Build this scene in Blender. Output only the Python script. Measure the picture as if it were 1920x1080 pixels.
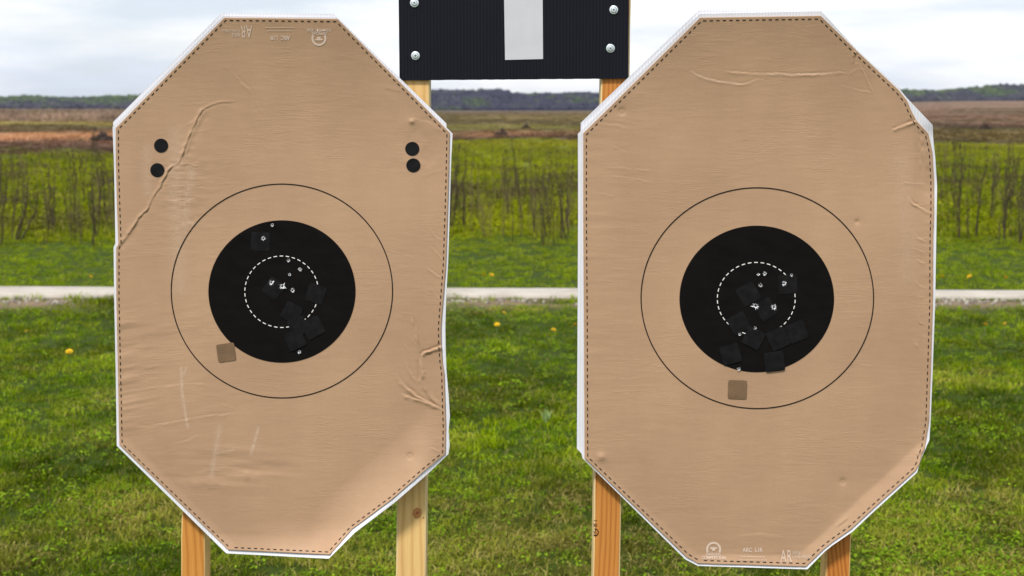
import bpy, bmesh, math, random
import numpy as np

for o in list(bpy.data.objects):
    bpy.data.objects.remove(o, do_unlink=True)
sc = bpy.context.scene
COL = sc.collection
random.seed(7)
RNG = np.random.default_rng(11)

# ------------------------------------------------------------------ camera
CAM_H = 1.5
FPX = 50.0 / 36.0 * 1920.0
PITCH = math.atan((540 - 203) / FPX)
cam_d = bpy.data.cameras.new('camera')
cam = bpy.data.objects.new('camera', cam_d)
COL.objects.link(cam)
cam.location = (0, 0, CAM_H)
cam.rotation_euler = (math.pi / 2 - PITCH, 0, 0)
cam_d.lens = 50
cam_d.sensor_width = 36
cam_d.clip_start = 0.05
cam_d.clip_end = 9000
cam_d.dof.use_dof = True
cam_d.dof.focus_distance = 2.015
cam_d.dof.aperture_fstop = 11
sc.camera = cam

# ------------------------------------------------------------------ sky
SUN_EL, SUN_AZ = 56.0, 207.0          # azimuth from +Y, clockwise: behind the camera, to the left
world = bpy.data.worlds.new('World')
sc.world = world
world.use_nodes = True
nt = world.node_tree
nt.nodes.clear()
w_out = nt.nodes.new('ShaderNodeOutputWorld')
w_bg = nt.nodes.new('ShaderNodeBackground')
w_bg.inputs['Strength'].default_value = 0.1
sky = nt.nodes.new('ShaderNodeTexSky')
sky.sky_type = 'NISHITA'
sky.sun_disc = False
sky.sun_elevation = math.radians(SUN_EL)
sky.sun_rotation = math.radians(SUN_AZ)
sky.altitude = 200
sky.air_density = 1.0
sky.dust_density = 1.5
tc = nt.nodes.new('ShaderNodeTexCoord')
mp = nt.nodes.new('ShaderNodeMapping')
mp.inputs['Scale'].default_value = (1.0, 1.0, 5.5)
nz = nt.nodes.new('ShaderNodeTexNoise')
nz.inputs['Scale'].default_value = 4.2
nz.inputs['Detail'].default_value = 7
nz.inputs['Roughness'].default_value = 0.55
nz.inputs['Distortion'].default_value = 0.35
rp = nt.nodes.new('ShaderNodeValToRGB')
rp.color_ramp.elements[0].position = 0.34
rp.color_ramp.elements[0].color = (0.66, 0.66, 0.66, 1)
rp.color_ramp.elements[1].position = 0.56
rp.color_ramp.elements[1].color = (0.96, 0.96, 0.96, 1)
nz2 = nt.nodes.new('ShaderNodeTexNoise')
nz2.inputs['Scale'].default_value = 4.6
nz2.inputs['Detail'].default_value = 8
cr = nt.nodes.new('ShaderNodeValToRGB')
cr.color_ramp.elements[0].position = 0.40
cr.color_ramp.elements[0].color = (5.9, 6.4, 7.2, 1)
cr.color_ramp.elements[1].position = 0.57
cr.color_ramp.elements[1].color = (8.5, 8.45, 8.45, 1)
mx = nt.nodes.new('ShaderNodeMixRGB')
L = nt.links.new
L(tc.outputs['Generated'], mp.inputs['Vector'])
L(mp.outputs[0], nz.inputs['Vector'])
L(mp.outputs[0], nz2.inputs['Vector'])
L(nz.outputs['Fac'], rp.inputs[0])
L(nz2.outputs['Fac'], cr.inputs[0])
L(rp.outputs[0], mx.inputs[0])
L(sky.outputs[0], mx.inputs[1])
L(cr.outputs[0], mx.inputs[2])
L(mx.outputs[0], w_bg.inputs['Color'])
L(w_bg.outputs[0], w_out.inputs['Surface'])

# ------------------------------------------------------------------ sun
sun_d = bpy.data.lights.new('sun', 'SUN')
sun_d.energy = 3.0
sun_d.angle = math.radians(8)
sun_d.color = (1.0, 0.955, 0.89)
sun = bpy.data.objects.new('sun', sun_d)
COL.objects.link(sun)
sun.location = (-3, -6, 9)
sun.rotation_euler = (math.radians(90 - SUN_EL), 0, math.radians(180 - SUN_AZ) )

vs = sc.view_settings
vs.view_transform = 'Standard'
vs.look = 'None'
vs.exposure = 0.48
vs.gamma = 1.0
vs.use_curve_mapping = False
cy = sc.cycles
cy.max_bounces = 6
cy.diffuse_bounces = 3
cy.glossy_bounces = 2
cy.transmission_bounces = 3
cy.volume_bounces = 0
cy.caustics_reflective = False
cy.caustics_refractive = False

# ------------------------------------------------------------------ helpers
SP, CP = math.sin(PITCH), math.cos(PITCH)
Y0 = 2.0
PXM = Y0 / FPX                      # metres per photo pixel on the target plane


def at(px, py, Y):
    """photo pixel -> world point at depth Y (arrays allowed)"""
    px = np.asarray(px, float); py = np.asarray(py, float)
    cx = (px - 960) / FPX; cy = (540 - py) / FPX
    dy = CP + cy * SP; dz = -SP + cy * CP
    t = Y / dy
    return np.stack([cx * t, np.broadcast_to(dy * t, cx.shape), CAM_H + dz * t], -1)


def onground(px, py, z=0.0):
    cx = (px - 960) / FPX; cy = (540 - py) / FPX
    dy = CP + cy * SP; dz = -SP + cy * CP
    t = (z - CAM_H) / dz
    return (cx * t, dy * t, z)


def hash2(ix, iy, seed):
    n = (ix.astype(np.int64) * 374761393 + iy.astype(np.int64) * 668265263 + seed * 974634777) & 0x7fffffff
    n = ((n ^ (n >> 13)) * 1274126177) & 0x7fffffff
    n = n ^ (n >> 16)
    return (n & 0xffff) / 65535.0


def vnoise(x, y, seed=0):
    x = np.asarray(x, float); y = np.asarray(y, float)
    ix = np.floor(x); iy = np.floor(y)
    fx = x - ix; fy = y - iy
    fx = fx * fx * (3 - 2 * fx); fy = fy * fy * (3 - 2 * fy)
    a = hash2(ix, iy, seed); b = hash2(ix + 1, iy, seed)
    c = hash2(ix, iy + 1, seed); d = hash2(ix + 1, iy + 1, seed)
    return (a * (1 - fx) + b * fx) * (1 - fy) + (c * (1 - fx) + d * fx) * fy


def fnoise(x, y, seed=0, oct=3):
    s = 0; a = 0.5; t = 0
    for k in range(oct):
        s = s + a * vnoise(x * 2 ** k, y * 2 ** k, seed + 17 * k); t += a; a *= 0.5
    return s / t


def smooth(e0, e1, x):
    t = np.clip((x - e0) / (e1 - e0), 0, 1)
    return t * t * (3 - 2 * t)


def mesh_np(name, verts, faces, mats=(), matidx=None, smooth_shade=True):
    me = bpy.data.meshes.new(name)
    verts = np.asarray(verts, float)
    me.from_pydata(verts.tolist(), [], [tuple(int(i) for i in f) for f in faces])
    for m in mats:
        me.materials.append(m)
    if matidx is not None:
        me.polygons.foreach_set('material_index', np.asarray(matidx, np.int32))
    me.polygons.foreach_set('use_smooth', np.full(len(me.polygons), smooth_shade))
    me.update()
    return me


def mesh_grid(name, P, mats=(), attrs=None):
    """P: (ny,nx,3) grid -> quads, fast"""
    ny, nx, _ = P.shape
    me = bpy.data.meshes.new(name)
    idx = np.arange(ny * nx).reshape(ny, nx)
    q = np.stack([idx[:-1, :-1], idx[1:, :-1], idx[1:, 1:], idx[:-1, 1:]], -1).reshape(-1, 4)
    me.vertices.add(ny * nx)
    me.vertices.foreach_set('co', P.reshape(-1).astype(np.float32))
    me.loops.add(q.size)
    me.loops.foreach_set('vertex_index', q.reshape(-1).astype(np.int32))
    me.polygons.add(len(q))
    me.polygons.foreach_set('loop_start', np.arange(0, q.size, 4, dtype=np.int32))
    me.update(calc_edges=True)
    me.polygons.foreach_set('use_smooth', np.ones(len(q), bool))
    for m in mats:
        me.materials.append(m)
    for k, v in (attrs or {}).items():
        if v.ndim == 1:
            a = me.attributes.new(k, 'FLOAT', 'POINT'); a.data.foreach_set('value', v.astype(np.float32))
        else:
            a = me.attributes.new(k, 'FLOAT_COLOR', 'POINT')
            c = np.ones((len(v), 4), np.float32); c[:, :3] = v
            a.data.foreach_set('color', c.reshape(-1))
    me.update()
    return me


def link(name, me, parent=None, loc=(0, 0, 0)):
    o = bpy.data.objects.new(name, me)
    COL.objects.link(o)
    o.location = loc
    if parent is not None:
        o.parent = parent
    return o


def empty(name, loc):
    o = bpy.data.objects.new(name, None)
    o.empty_display_size = 0.05
    COL.objects.link(o)
    o.location = loc
    return o


def tag(o, label=None, cat=None, group=None, kind=None):
    if label: o['label'] = label
    if cat: o['category'] = cat
    if group: o['group'] = group
    if kind: o['kind'] = kind
    return o


# ------------------------------------------------------------------ materials
def new_mat(name):
    m = bpy.data.materials.new(name)
    m.use_nodes = True
    n = m.node_tree.nodes
    return m, m.node_tree, n['Principled BSDF']


def N(nt, typ, **kw):
    n = nt.nodes.new(typ)
    for k, v in kw.items():
        if k in n.inputs:
            n.inputs[k].default_value = v
        else:
            setattr(n, k, v)
    return n


def math_node(nt, op, a, b=None):
    n = nt.nodes.new('ShaderNodeMath'); n.operation = op
    for i, v in enumerate((a, b)):
        if v is None: continue
        if isinstance(v, (int, float)): n.inputs[i].default_value = v
        else: nt.links.new(v, n.inputs[i])
    return n.outputs[0]


def mix_col(nt, fac, a, b, blend='MIX'):
    n = nt.nodes.new('ShaderNodeMixRGB'); n.blend_type = blend
    for i, v in enumerate((fac, a, b)):
        if isinstance(v, (int, float)): n.inputs[i].default_value = v
        elif isinstance(v, tuple): n.inputs[i].default_value = v if len(v) == 4 else (*v, 1)
        else: nt.links.new(v, n.inputs[i])
    return n.outputs[0]


def noise_tex(nt, vec, scale3, scale=1.0, detail=4, rough=0.55, dist=0.0):
    m = N(nt, 'ShaderNodeMapping'); m.inputs['Scale'].default_value = scale3
    nt.links.new(vec, m.inputs['Vector'])
    t = N(nt, 'ShaderNodeTexNoise')
    t.inputs['Scale'].default_value = scale; t.inputs['Detail'].default_value = detail
    t.inputs['Roughness'].default_value = rough; t.inputs['Distortion'].default_value = dist
    nt.links.new(m.outputs[0], t.inputs['Vector'])
    return t.outputs['Fac']


def ramp(nt, fac, stops):
    r = nt.nodes.new('ShaderNodeValToRGB')
    els = r.color_ramp.elements
    while len(els) < len(stops): els.new(0.5)
    for e, (p, c) in zip(els, stops):
        e.position = p
        e.color = (c, c, c, 1) if isinstance(c, (int, float)) else (*c, 1)
    nt.links.new(fac, r.inputs[0])
    return r.outputs[0]


def plain(name, col, rough=0.6, spec=0.3, metal=0.0, noise=0.0, nscale=40):
    m, nt, b = new_mat(name)
    b.inputs['Roughness'].default_value = rough
    b.inputs['Specular IOR Level'].default_value = spec
    b.inputs['Metallic'].default_value = metal
    if noise:
        tcn = N(nt, 'ShaderNodeTexCoord')
        f = noise_tex(nt, tcn.outputs['Object'], (1, 1, 1), nscale, 4)
        lo = tuple(c * (1 - noise) for c in col); hi = tuple(min(1, c * (1 + noise)) for c in col)
        nt.links.new(ramp(nt, f, [(0.3, lo), (0.7, hi)]), b.inputs['Base Color'])
    else:
        b.inputs['Base Color'].default_value = (*col, 1)
    return m


def paper_bump(nt, b, strength=1.0):
    tcn = N(nt, 'ShaderNodeTexCoord')
    v = tcn.outputs['Object']
    n1 = noise_tex(nt, v, (16, 1, 150), 1.0, 3, 0.5, 0.4)
    ridge = math_node(nt, 'ABSOLUTE', math_node(nt, 'SUBTRACT', n1, 0.5))
    r1 = ramp(nt, ridge, [(0.0, 1.0), (0.05, 0.0)])
    mask = ramp(nt, noise_tex(nt, v, (9, 1, 14), 1.0, 2), [(0.42, 0.0), (0.62, 1.0)])
    n2 = noise_tex(nt, v, (120, 1, 420), 1.0, 3)
    n3 = noise_tex(nt, v, (22, 1, 60), 1.0, 2)
    wv = N(nt, 'ShaderNodeTexWave'); wv.wave_type = 'BANDS'; wv.bands_direction = 'X'
    wv.inputs['Scale'].default_value = 75.0; wv.inputs['Distortion'].default_value = 0.3
    nt.links.new(v, wv.inputs['Vector'])
    h = math_node(nt, 'MULTIPLY', math_node(nt, 'MULTIPLY', r1, mask), 0.11)
    h = math_node(nt, 'ADD', h, math_node(nt, 'MULTIPLY', n2, 0.07))
    h = math_node(nt, 'ADD', h, math_node(nt, 'MULTIPLY', n3, 0.22))
    h = math_node(nt, 'ADD', h, math_node(nt, 'MULTIPLY', wv.outputs['Fac'], 0.016))
    bp = N(nt, 'ShaderNodeBump'); bp.inputs['Distance'].default_value = 0.0011 * strength
    bp.inputs['Strength'].default_value = 0.8
    nt.links.new(h, bp.inputs['Height'])
    nt.links.new(bp.outputs[0], b.inputs['Normal'])
    return v, wv.outputs['Fac']


def make_paper():
    m, nt, b = new_mat('brown_target_paper')
    v, flute = paper_bump(nt, b)
    big = noise_tex(nt, v, (7, 1, 5), 1.0, 4)
    fine = noise_tex(nt, v, (260, 1, 420), 1.0, 4, 0.65)
    c = ramp(nt, big, [(0.3, (0.362, 0.227, 0.138)), (0.7, (0.440, 0.280, 0.171))])
    c = mix_col(nt, 0.13, c, mix_col(nt, fine, (0.25, 0.25, 0.25), (0.78, 0.78, 0.78)), 'OVERLAY')
    c = mix_col(nt, math_node(nt, 'MULTIPLY', flute, 0.05), c, (0.3, 0.19, 0.12))
    at_n = N(nt, 'ShaderNodeAttribute'); at_n.attribute_name = 'scuff'
    sn = ramp(nt, noise_tex(nt, v, (330, 1, 190), 1.0, 5, 0.75), [(0.36, 0.0), (0.75, 1.0)])
    c = mix_col(nt, math_node(nt, 'MULTIPLY', at_n.outputs['Fac'], sn), c, (0.72, 0.62, 0.53))
    nt.links.new(c, b.inputs['Base Color'])
    b.inputs['Roughness'].default_value = 0.62
    b.inputs['Specular IOR Level'].default_value = 0.28
    return m


def make_black_print():
    m, nt, b = new_mat('black_print')
    v, _ = paper_bump(nt, b, 0.35)
    f = noise_tex(nt, v, (30, 1, 60), 1.0, 4)
    nt.links.new(ramp(nt, f, [(0.3, (0.0045, 0.004, 0.004)), (0.7, (0.007, 0.0062, 0.006))]), b.inputs['Base Color'])
    b.inputs['Roughness'].default_value = 0.6
    b.inputs['Specular IOR Level'].default_value = 0.05
    return m


def make_fluted(name, c0, c1, scale, rough, spec, bump):
    m, nt, b = new_mat(name)
    tcn = N(nt, 'ShaderNodeTexCoord'); v = tcn.outputs['Object']
    wv = N(nt, 'ShaderNodeTexWave'); wv.wave_type = 'BANDS'; wv.bands_direction = 'X'
    wv.inputs['Scale'].default_value = scale; wv.inputs['Distortion'].default_value = 0.15
    nt.links.new(v, wv.inputs['Vector'])
    dirt = noise_tex(nt, v, (25, 25, 25), 1.0, 5)
    c = ramp(nt, wv.outputs['Fac'], [(0.2, c0), (0.8, c1)])
    c = mix_col(nt, ramp(nt, dirt, [(0.5, 0.0), (0.8, 0.25)]), c, tuple(x * 0.75 for x in c0))
    nt.links.new(c, b.inputs['Base Color'])
    bp = N(nt, 'ShaderNodeBump'); bp.inputs['Distance'].default_value = bump; bp.inputs['Strength'].default_value = 0.7
    nt.links.new(wv.outputs['Fac'], bp.inputs['Height'])
    nt.links.new(bp.outputs[0], b.inputs['Normal'])
    b.inputs['Roughness'].default_value = rough
    b.inputs['Specular IOR Level'].default_value = spec
    return m


def make_wood(name, light, dark, rings=55.0, seed=0.0, slant=0.0):
    m, nt, b = new_mat(name)
    tcn = N(nt, 'ShaderNodeTexCoord')
    mp = N(nt, 'ShaderNodeMapping'); mp.inputs['Location'].default_value = (seed, seed * 0.7, seed * 1.3)
    mp.inputs['Rotation'].default_value = (0, slant, 0)
    nt.links.new(tcn.outputs['Object'], mp.inputs['Vector']); v = mp.outputs[0]
    warp = noise_tex(nt, v, (18, 18, 2.2), 1.0, 3)
    sx = N(nt, 'ShaderNodeSeparateXYZ'); nt.links.new(v, sx.inputs[0])
    xx = math_node(nt, 'ADD', sx.outputs[0], math_node(nt, 'MULTIPLY', sx.outputs[1], 0.45))
    ph = math_node(nt, 'ADD', math_node(nt, 'MULTIPLY', xx, rings * 6.28 * 2.2), math_node(nt, 'MULTIPLY', warp, 22.0))
    s = math_node(nt, 'SINE', ph)
    g = ramp(nt, math_node(nt, 'ADD', math_node(nt, 'MULTIPLY', s, 0.5), 0.5), [(0.1, 0.0), (0.75, 0.45), (1.0, 1.0)])
    fib = noise_tex(nt, v, (900, 900, 14), 1.0, 4, 0.6)
    blot = noise_tex(nt, v, (30, 30, 5), 1.0, 4)
    c = mix_col(nt, math_node(nt, 'MULTIPLY', g, 0.75), light, dark)
    c = mix_col(nt, 0.35, c, mix_col(nt, fib, (0.2, 0.2, 0.2), (0.8, 0.8, 0.8)), 'OVERLAY')
    c = mix_col(nt, 0.35, c, mix_col(nt, blot, (0.3, 0.3, 0.3), (0.72, 0.72, 0.72)), 'OVERLAY')
    nt.links.new(c, b.inputs['Base Color'])
    bp = N(nt, 'ShaderNodeBump'); bp.inputs['Distance'].default_value = 0.0006; bp.inputs['Strength'].default_value = 0.5
    nt.links.new(fib, bp.inputs['Height']); nt.links.new(bp.outputs[0], b.inputs['Normal'])
    b.inputs['Roughness'].default_value = 0.65
    b.inputs['Specular IOR Level'].default_value = 0.25
    return m


def make_leaf(name, transl=0.35, rough=0.55):
    """plant material coloured by the instance's own tint and a per-blade value"""
    m = bpy.data.materials.new(name); m.use_nodes = True
    nt = m.node_tree; nt.nodes.clear()
    out = N(nt, 'ShaderNodeOutputMaterial')
    ta = N(nt, 'ShaderNodeAttribute'); ta.attribute_type = 'INSTANCER'; ta.attribute_name = 'tint'
    bv = N(nt, 'ShaderNodeAttribute'); bv.attribute_name = 'bvar'
    straw = ramp(nt, bv.outputs['Fac'], [(0.86, 0.0), (0.93, 1.0)])
    val = math_node(nt, 'ADD', math_node(nt, 'MULTIPLY', bv.outputs['Fac'], 0.75), 0.6)
    hs = N(nt, 'ShaderNodeHueSaturation'); nt.links.new(ta.outputs['Color'], hs.inputs['Color']); nt.links.new(val, hs.inputs['Value'])
    c = mix_col(nt, math_node(nt, 'MULTIPLY', straw, 0.7), hs.outputs[0], (0.38, 0.30, 0.11))
    d = N(nt, 'ShaderNodeBsdfDiffuse'); nt.links.new(c, d.inputs['Color'])
    t = N(nt, 'ShaderNodeBsdfTranslucent'); nt.links.new(c, t.inputs['Color'])
    g = N(nt, 'ShaderNodeBsdfGlossy'); g.inputs['Roughness'].default_value = 0.45
    m1 = N(nt, 'ShaderNodeMixShader'); m1.inputs[0].default_value = transl
    nt.links.new(d.outputs[0], m1.inputs[1]); nt.links.new(t.outputs[0], m1.inputs[2])
    m2 = N(nt, 'ShaderNodeMixShader'); m2.inputs[0].default_value = 0.004
    nt.links.new(m1.outputs[0], m2.inputs[1]); nt.links.new(g.outputs[0], m2.inputs[2])
    nt.links.new(m2.outputs[0], out.inputs['Surface'])
    return m


M_PAPER = make_paper()
M_BLACK = make_black_print()
M_LINE = plain('dark_ink', (0.012, 0.009, 0.008), 0.7, 0.15)
M_WHITEINK = plain('white_ink', (0.78, 0.77, 0.74), 0.7, 0.2)
M_PALEINK = plain('pale_ink', (0.60, 0.47, 0.38), 0.7, 0.2)
M_BOARD = make_fluted('white_fluted_plastic', (0.63, 0.635, 0.69), (0.70, 0.70, 0.745), 75, 0.4, 0.25, 0.00014)
M_SIGN = make_fluted('black_fluted_plastic', (0.0065, 0.0075, 0.012), (0.010, 0.011, 0.016), 68, 0.45, 0.10, 0.0002)
M_TAPE = plain('silver_white_sheeting', (0.52, 0.53, 0.56), 0.45, 0.4, noise=0.04, nscale=30)
M_PASTER_K = plain('black_paster', (0.0092, 0.0088, 0.010), 0.52, 0.07, noise=0.35, nscale=90)
M_PASTER_D = plain('black_round_paster', (0.009, 0.009, 0.010), 0.5, 0.10, noise=0.3, nscale=90)
M_PASTER_B = plain('brown_paster', (0.165, 0.100, 0.055), 0.5, 0.35, noise=0.14, nscale=55)
M_TORN = plain('torn_white_fibre', (0.86, 0.86, 0.90), 0.7, 0.2)
M_HOLE = plain('hole_dark', (0.006, 0.006, 0.007), 0.9, 0.05)
M_ZINC = plain('zinc_steel', (0.72, 0.78, 0.81), 0.42, 0.5, 0.55)
M_RECESS_SHADE = plain('screw_recess_shade', (0.05, 0.07, 0.08), 0.5, 0.4, 0.6)
M_LEAF = make_leaf('grass_blade')
M_DRY = make_leaf('dry_meadow', 0.15)
M_CROWN = make_leaf('tree_crown', 0.1)
M_STALK = plain('dry_stalk', (0.055, 0.042, 0.022), 0.8, 0.2, noise=0.3, nscale=8)
M_BRUSH = plain('dead_brush', (0.05, 0.035, 0.028), 0.85, 0.15, noise=0.3, nscale=5)
M_PETAL = plain('dandelion_petal', (0.80, 0.53, 0.02), 0.6, 0.2)
M_STEM = plain('green_stem', (0.14, 0.20, 0.06), 0.6, 0.3)

# ================================================================== SETTING
def band_color(x, y):
    """ground cover colour of the meadow by place (world metres)"""
    u = x / np.maximum(y, 1.0)
    wob = 1 + 0.22 * (fnoise(u * 9, np.log(np.maximum(y, 1)) * 2.5, 5) - 0.5) * 2 + 0.10 * (fnoise(u * 45, np.log(np.maximum(y, 1)) * 9, 6) - 0.5) * 2
    yy = y * wob
    def seq(stops):
        c = np.zeros(x.shape + (3,)); c[:] = stops[0][1]
        for (e, col) in stops[1:]:
            k = smooth(e * 0.93, e * 1.07, yy)[..., None]
            c = c * (1 - k) + np.array(col) * k
        return c
    G = (0.12, 0.15, 0.016)
    left = seq([(0, G), (45, (0.075, 0.042, 0.030)), (64, (0.22, 0.125, 0.08)), (97, (0.07, 0.048, 0.035)), (120, (0.125, 0.11, 0.042)),
                (158, (0.075, 0.06, 0.04)), (180, (0.135, 0.11, 0.108)), (500, (0.14, 0.115, 0.118))])
    mid = seq([(0, G), (66, (0.05, 0.030, 0.026)), (78, (0.18, 0.105, 0.07)), (92, (0.115, 0.115, 0.04)), (130, (0.085, 0.075, 0.04)),
               (190, (0.12, 0.10, 0.05)), (330, (0.10, 0.08, 0.05)), (700, (0.09, 0.075, 0.065))])
    right = seq([(0, (0.125, 0.16, 0.024)), (58, (0.085, 0.068, 0.03)), (100, (0.10, 0.085, 0.04)), (112, (0.075, 0.055, 0.05)), (150, (0.125, 0.084, 0.07)),
                 (500, (0.13, 0.094, 0.084))])
    a = smooth(-0.20, -0.10, u)[..., None]; b = smooth(0.10, 0.22, u)[..., None]
    c = left * (1 - a) + mid * a
    c = c * (1 - b) + right * b
    mott = 0.45 + 1.1 * fnoise(u * 26, np.log(np.maximum(y, 1)) * 11, 9)[..., None]
    k = 1 + (0.15 + 0.6 * smooth(-0.1, -0.2, u))[..., None] * smooth(45, 75, y)[..., None]
    k = k * (1 + (np.array((1.12, 0.98, 0.74)) - 1) * smooth(50, 80, y)[..., None])
    pat = smooth(0.5, 0.68, fnoise(u * 15 + 3, np.log(np.maximum(y, 1)) * 7, 15)) * smooth(60, 90, y)
    c = c * (1 - 0.6 * pat[..., None]) + np.array((0.05, 0.052, 0.028)) * 0.6 * pat[..., None]
    return c * mott * k


def ground_z(x, y):
    u = x / np.maximum(y, 1.0)
    r = smooth(110, 1600, y)
    rise = r * (9.5 * smooth(0.05, 0.33, u) + 1.0 * smooth(-0.1, -0.3, u) - 1.5 * (1 - np.abs(u) * 2).clip(0, 1))
    bumps = 0.035 * (fnoise(x * 0.6, y * 0.6, 3) - 0.5) * smooth(2.5, 6, y) * smooth(60, 20, y)
    flat = 1 - 0.8 * np.exp(-((y - 11.4) / 0.6) ** 2)
    return rise + bumps * flat


def sinhspace(a, b, n, k):
    t = np.linspace(-1, 1, n) if a < 0 else np.linspace(0, 1, n)
    s = np.sinh(k * t) / np.sinh(k)
    return s * b if a < 0 else a + (b - a) * s


gx = sinhspace(-1, 2600, 241, 7.5)
gy = np.concatenate([np.linspace(-400, -2, 14), -1 + 3 * np.linspace(0, 1, 8), np.exp(np.linspace(math.log(2.3), math.log(3600), 420))])
GX, GY = np.meshgrid(gx, gy)
GZ = ground_z(GX, GY)
gc = band_color(GX, GY)
lawn = np.array([0.032, 0.050, 0.005]) * (0.8 + 0.6 * fnoise(GX * 1.3, GY * 1.3, 21)[..., None])
near = smooth(20, 16, GY)[..., None]
gc = gc * (1 - near) + lawn * near
soil = np.exp(-((GY - 10.98) / 0.3) ** 2)[..., None] * smooth(0.35, 0.6, fnoise(GX * 1.1, GY * 1.5, 33))[..., None]
gc = gc * (1 - soil) + np.array([0.21, 0.15, 0.10]) * soil

m, nt_, b_ = new_mat('meadow_ground')
atn = N(nt_, 'ShaderNodeAttribute'); atn.attribute_name = 'gcol'
tcn = N(nt_, 'ShaderNodeTexCoord')
f1 = noise_tex(nt_, tcn.outputs['Object'], (1, 1, 1), 9.0, 8, 0.65)
cgr = mix_col(nt_, 0.55, atn.outputs['Color'], mix_col(nt_, f1, (0.15, 0.15, 0.15), (0.85, 0.85, 0.85)), 'OVERLAY')
nt_.links.new(cgr, b_.inputs['Base Color'])
b_.inputs['Roughness'].default_value = 0.95
b_.inputs['Specular IOR Level'].default_value = 0.1
bp = N(nt_, 'ShaderNodeBump'); bp.inputs['Distance'].default_value = 0.03
nt_.links.new(f1, bp.inputs['Height']); nt_.links.new(bp.outputs[0], b_.inputs['Normal'])
gme = mesh_grid('ground', np.stack([GX, GY, GZ], -1)[:, ::-1], [m], {'gcol': gc[:, ::-1].reshape(-1, 3)})
tag(link('ground', gme), 'grassy field running back to the distant hills', 'ground', kind='structure')

# ---- concrete path
def build_path():
    xs = np.linspace(-16, 16, 321)
    yn = 11.23 - 0.006 * xs + 0.09 * (fnoise(xs * 1.5, xs * 0, 41) - 0.5)
    yf = 11.66 - 0.031 * xs + 0.03 * (fnoise(xs * 1.1, xs * 0, 47) - 0.5)
    z = 0.026 + 0.006 * (fnoise(xs * 0.6, xs * 0, 51) - 0.5)
    rows = [np.stack([xs, yf + 0.01, xs * 0 - 0.06], -1), np.stack([xs, yf, z - 0.006], -1), np.stack([xs, yf - 0.012, z], -1),
            np.stack([xs, (yn + yf) / 2, z + 0.002], -1), np.stack([xs, yn + 0.014, z], -1), np.stack([xs, yn, z - 0.008], -1),
            np.stack([xs, yn - 0.012, xs * 0 - 0.06], -1)]
    P = np.stack(rows)[:, ::1]
    m, nt, b = new_mat('concrete')
    tcn = N(nt, 'ShaderNodeTexCoord')
    f = noise_tex(nt, tcn.outputs['Object'], (1, 1, 1), 3.0, 8, 0.65)
    f2 = noise_tex(nt, tcn.outputs['Object'], (1, 1, 1), 40.0, 5, 0.7)
    c = ramp(nt, f, [(0.3, (0.30, 0.265, 0.225)), (0.6, (0.42, 0.385, 0.34))])
    c = mix_col(nt, 0.4, c, mix_col(nt, f2, (0.2, 0.2, 0.2), (0.8, 0.8, 0.8)), 'OVERLAY')
    nt.links.new(c, b.inputs['Base Color']); b.inputs['Roughness'].default_value = 0.9
    bp = N(nt, 'ShaderNodeBump'); bp.inputs['Distance'].default_value = 0.004
    nt.links.new(f2, bp.inputs['Height']); nt.links.new(bp.outputs[0], b.inputs['Normal'])
    me = mesh_grid('path', P, [m])
    tag(link('path', me), 'pale concrete path edge crossing the lawn', 'path', kind='structure')
build_path()

# ---- instancing for uncountable stuff
def scatter(name, pts, rot, scl, tint, pick, sources, label, cat):
    coll = bpy.data.collections.new(name + '_sources')
    for i, me in enumerate(sources):
        so = bpy.data.objects.new('%s_%02d' % (name, i), me)
        coll.objects.link(so)
    n = len(pts)
    me = bpy.data.meshes.new(name)
    me.vertices.add(n)
    me.vertices.foreach_set('co', np.asarray(pts, np.float32).reshape(-1))
    a = me.attributes.new('rot', 'FLOAT_VECTOR', 'POINT'); a.data.foreach_set('vector', np.asarray(rot, np.float32).reshape(-1))
    a = me.attributes.new('scl', 'FLOAT_VECTOR', 'POINT'); a.data.foreach_set('vector', np.asarray(scl, np.float32).reshape(-1))
    a = me.attributes.new('pick', 'INT', 'POINT'); a.data.foreach_set('value', np.asarray(pick, np.int32))
    a = me.attributes.new('tint', 'FLOAT_COLOR', 'POINT')
    c = np.ones((n, 4), np.float32); c[:, :3] = tint
    a.data.foreach_set('color', c.reshape(-1))
    me.update()
    o = link(name, me)
    ng = bpy.data.node_groups.new(name + '_scatter', 'GeometryNodeTree')
    ng.interface.new_socket('Geometry', in_out='INPUT', socket_type='NodeSocketGeometry')
    ng.interface.new_socket('Geometry', in_out='OUTPUT', socket_type='NodeSocketGeometry')
    gi = ng.nodes.new('NodeGroupInput'); go = ng.nodes.new('NodeGroupOutput')
    ci = ng.nodes.new('GeometryNodeCollectionInfo')
    ci.inputs['Collection'].default_value = coll
    ci.inputs['Separate Children'].default_value = True
    ci.inputs['Reset Children'].default_value = True
    ip = ng.nodes.new('GeometryNodeInstanceOnPoints')
    ip.inputs['Pick Instance'].default_value = True
    def na(nm, dt):
        q = ng.nodes.new('GeometryNodeInputNamedAttribute'); q.data_type = dt
        q.inputs['Name'].default_value = nm
        return q.outputs['Attribute']
    ng.links.new(gi.outputs[0], ip.inputs['Points'])
    ng.links.new(ci.outputs[0], ip.inputs['Instance'])
    ng.links.new(na('pick', 'INT'), ip.inputs['Instance Index'])
    ng.links.new(na('rot', 'FLOAT_VECTOR'), ip.inputs['Rotation'])
    ng.links.new(na('scl', 'FLOAT_VECTOR'), ip.inputs['Scale'])
    ng.links.new(ip.outputs[0], go.inputs[0])
    md = o.modifiers.new('scatter', 'NODES'); md.node_group = ng
    return tag(o, label, cat, kind='stuff')


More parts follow.
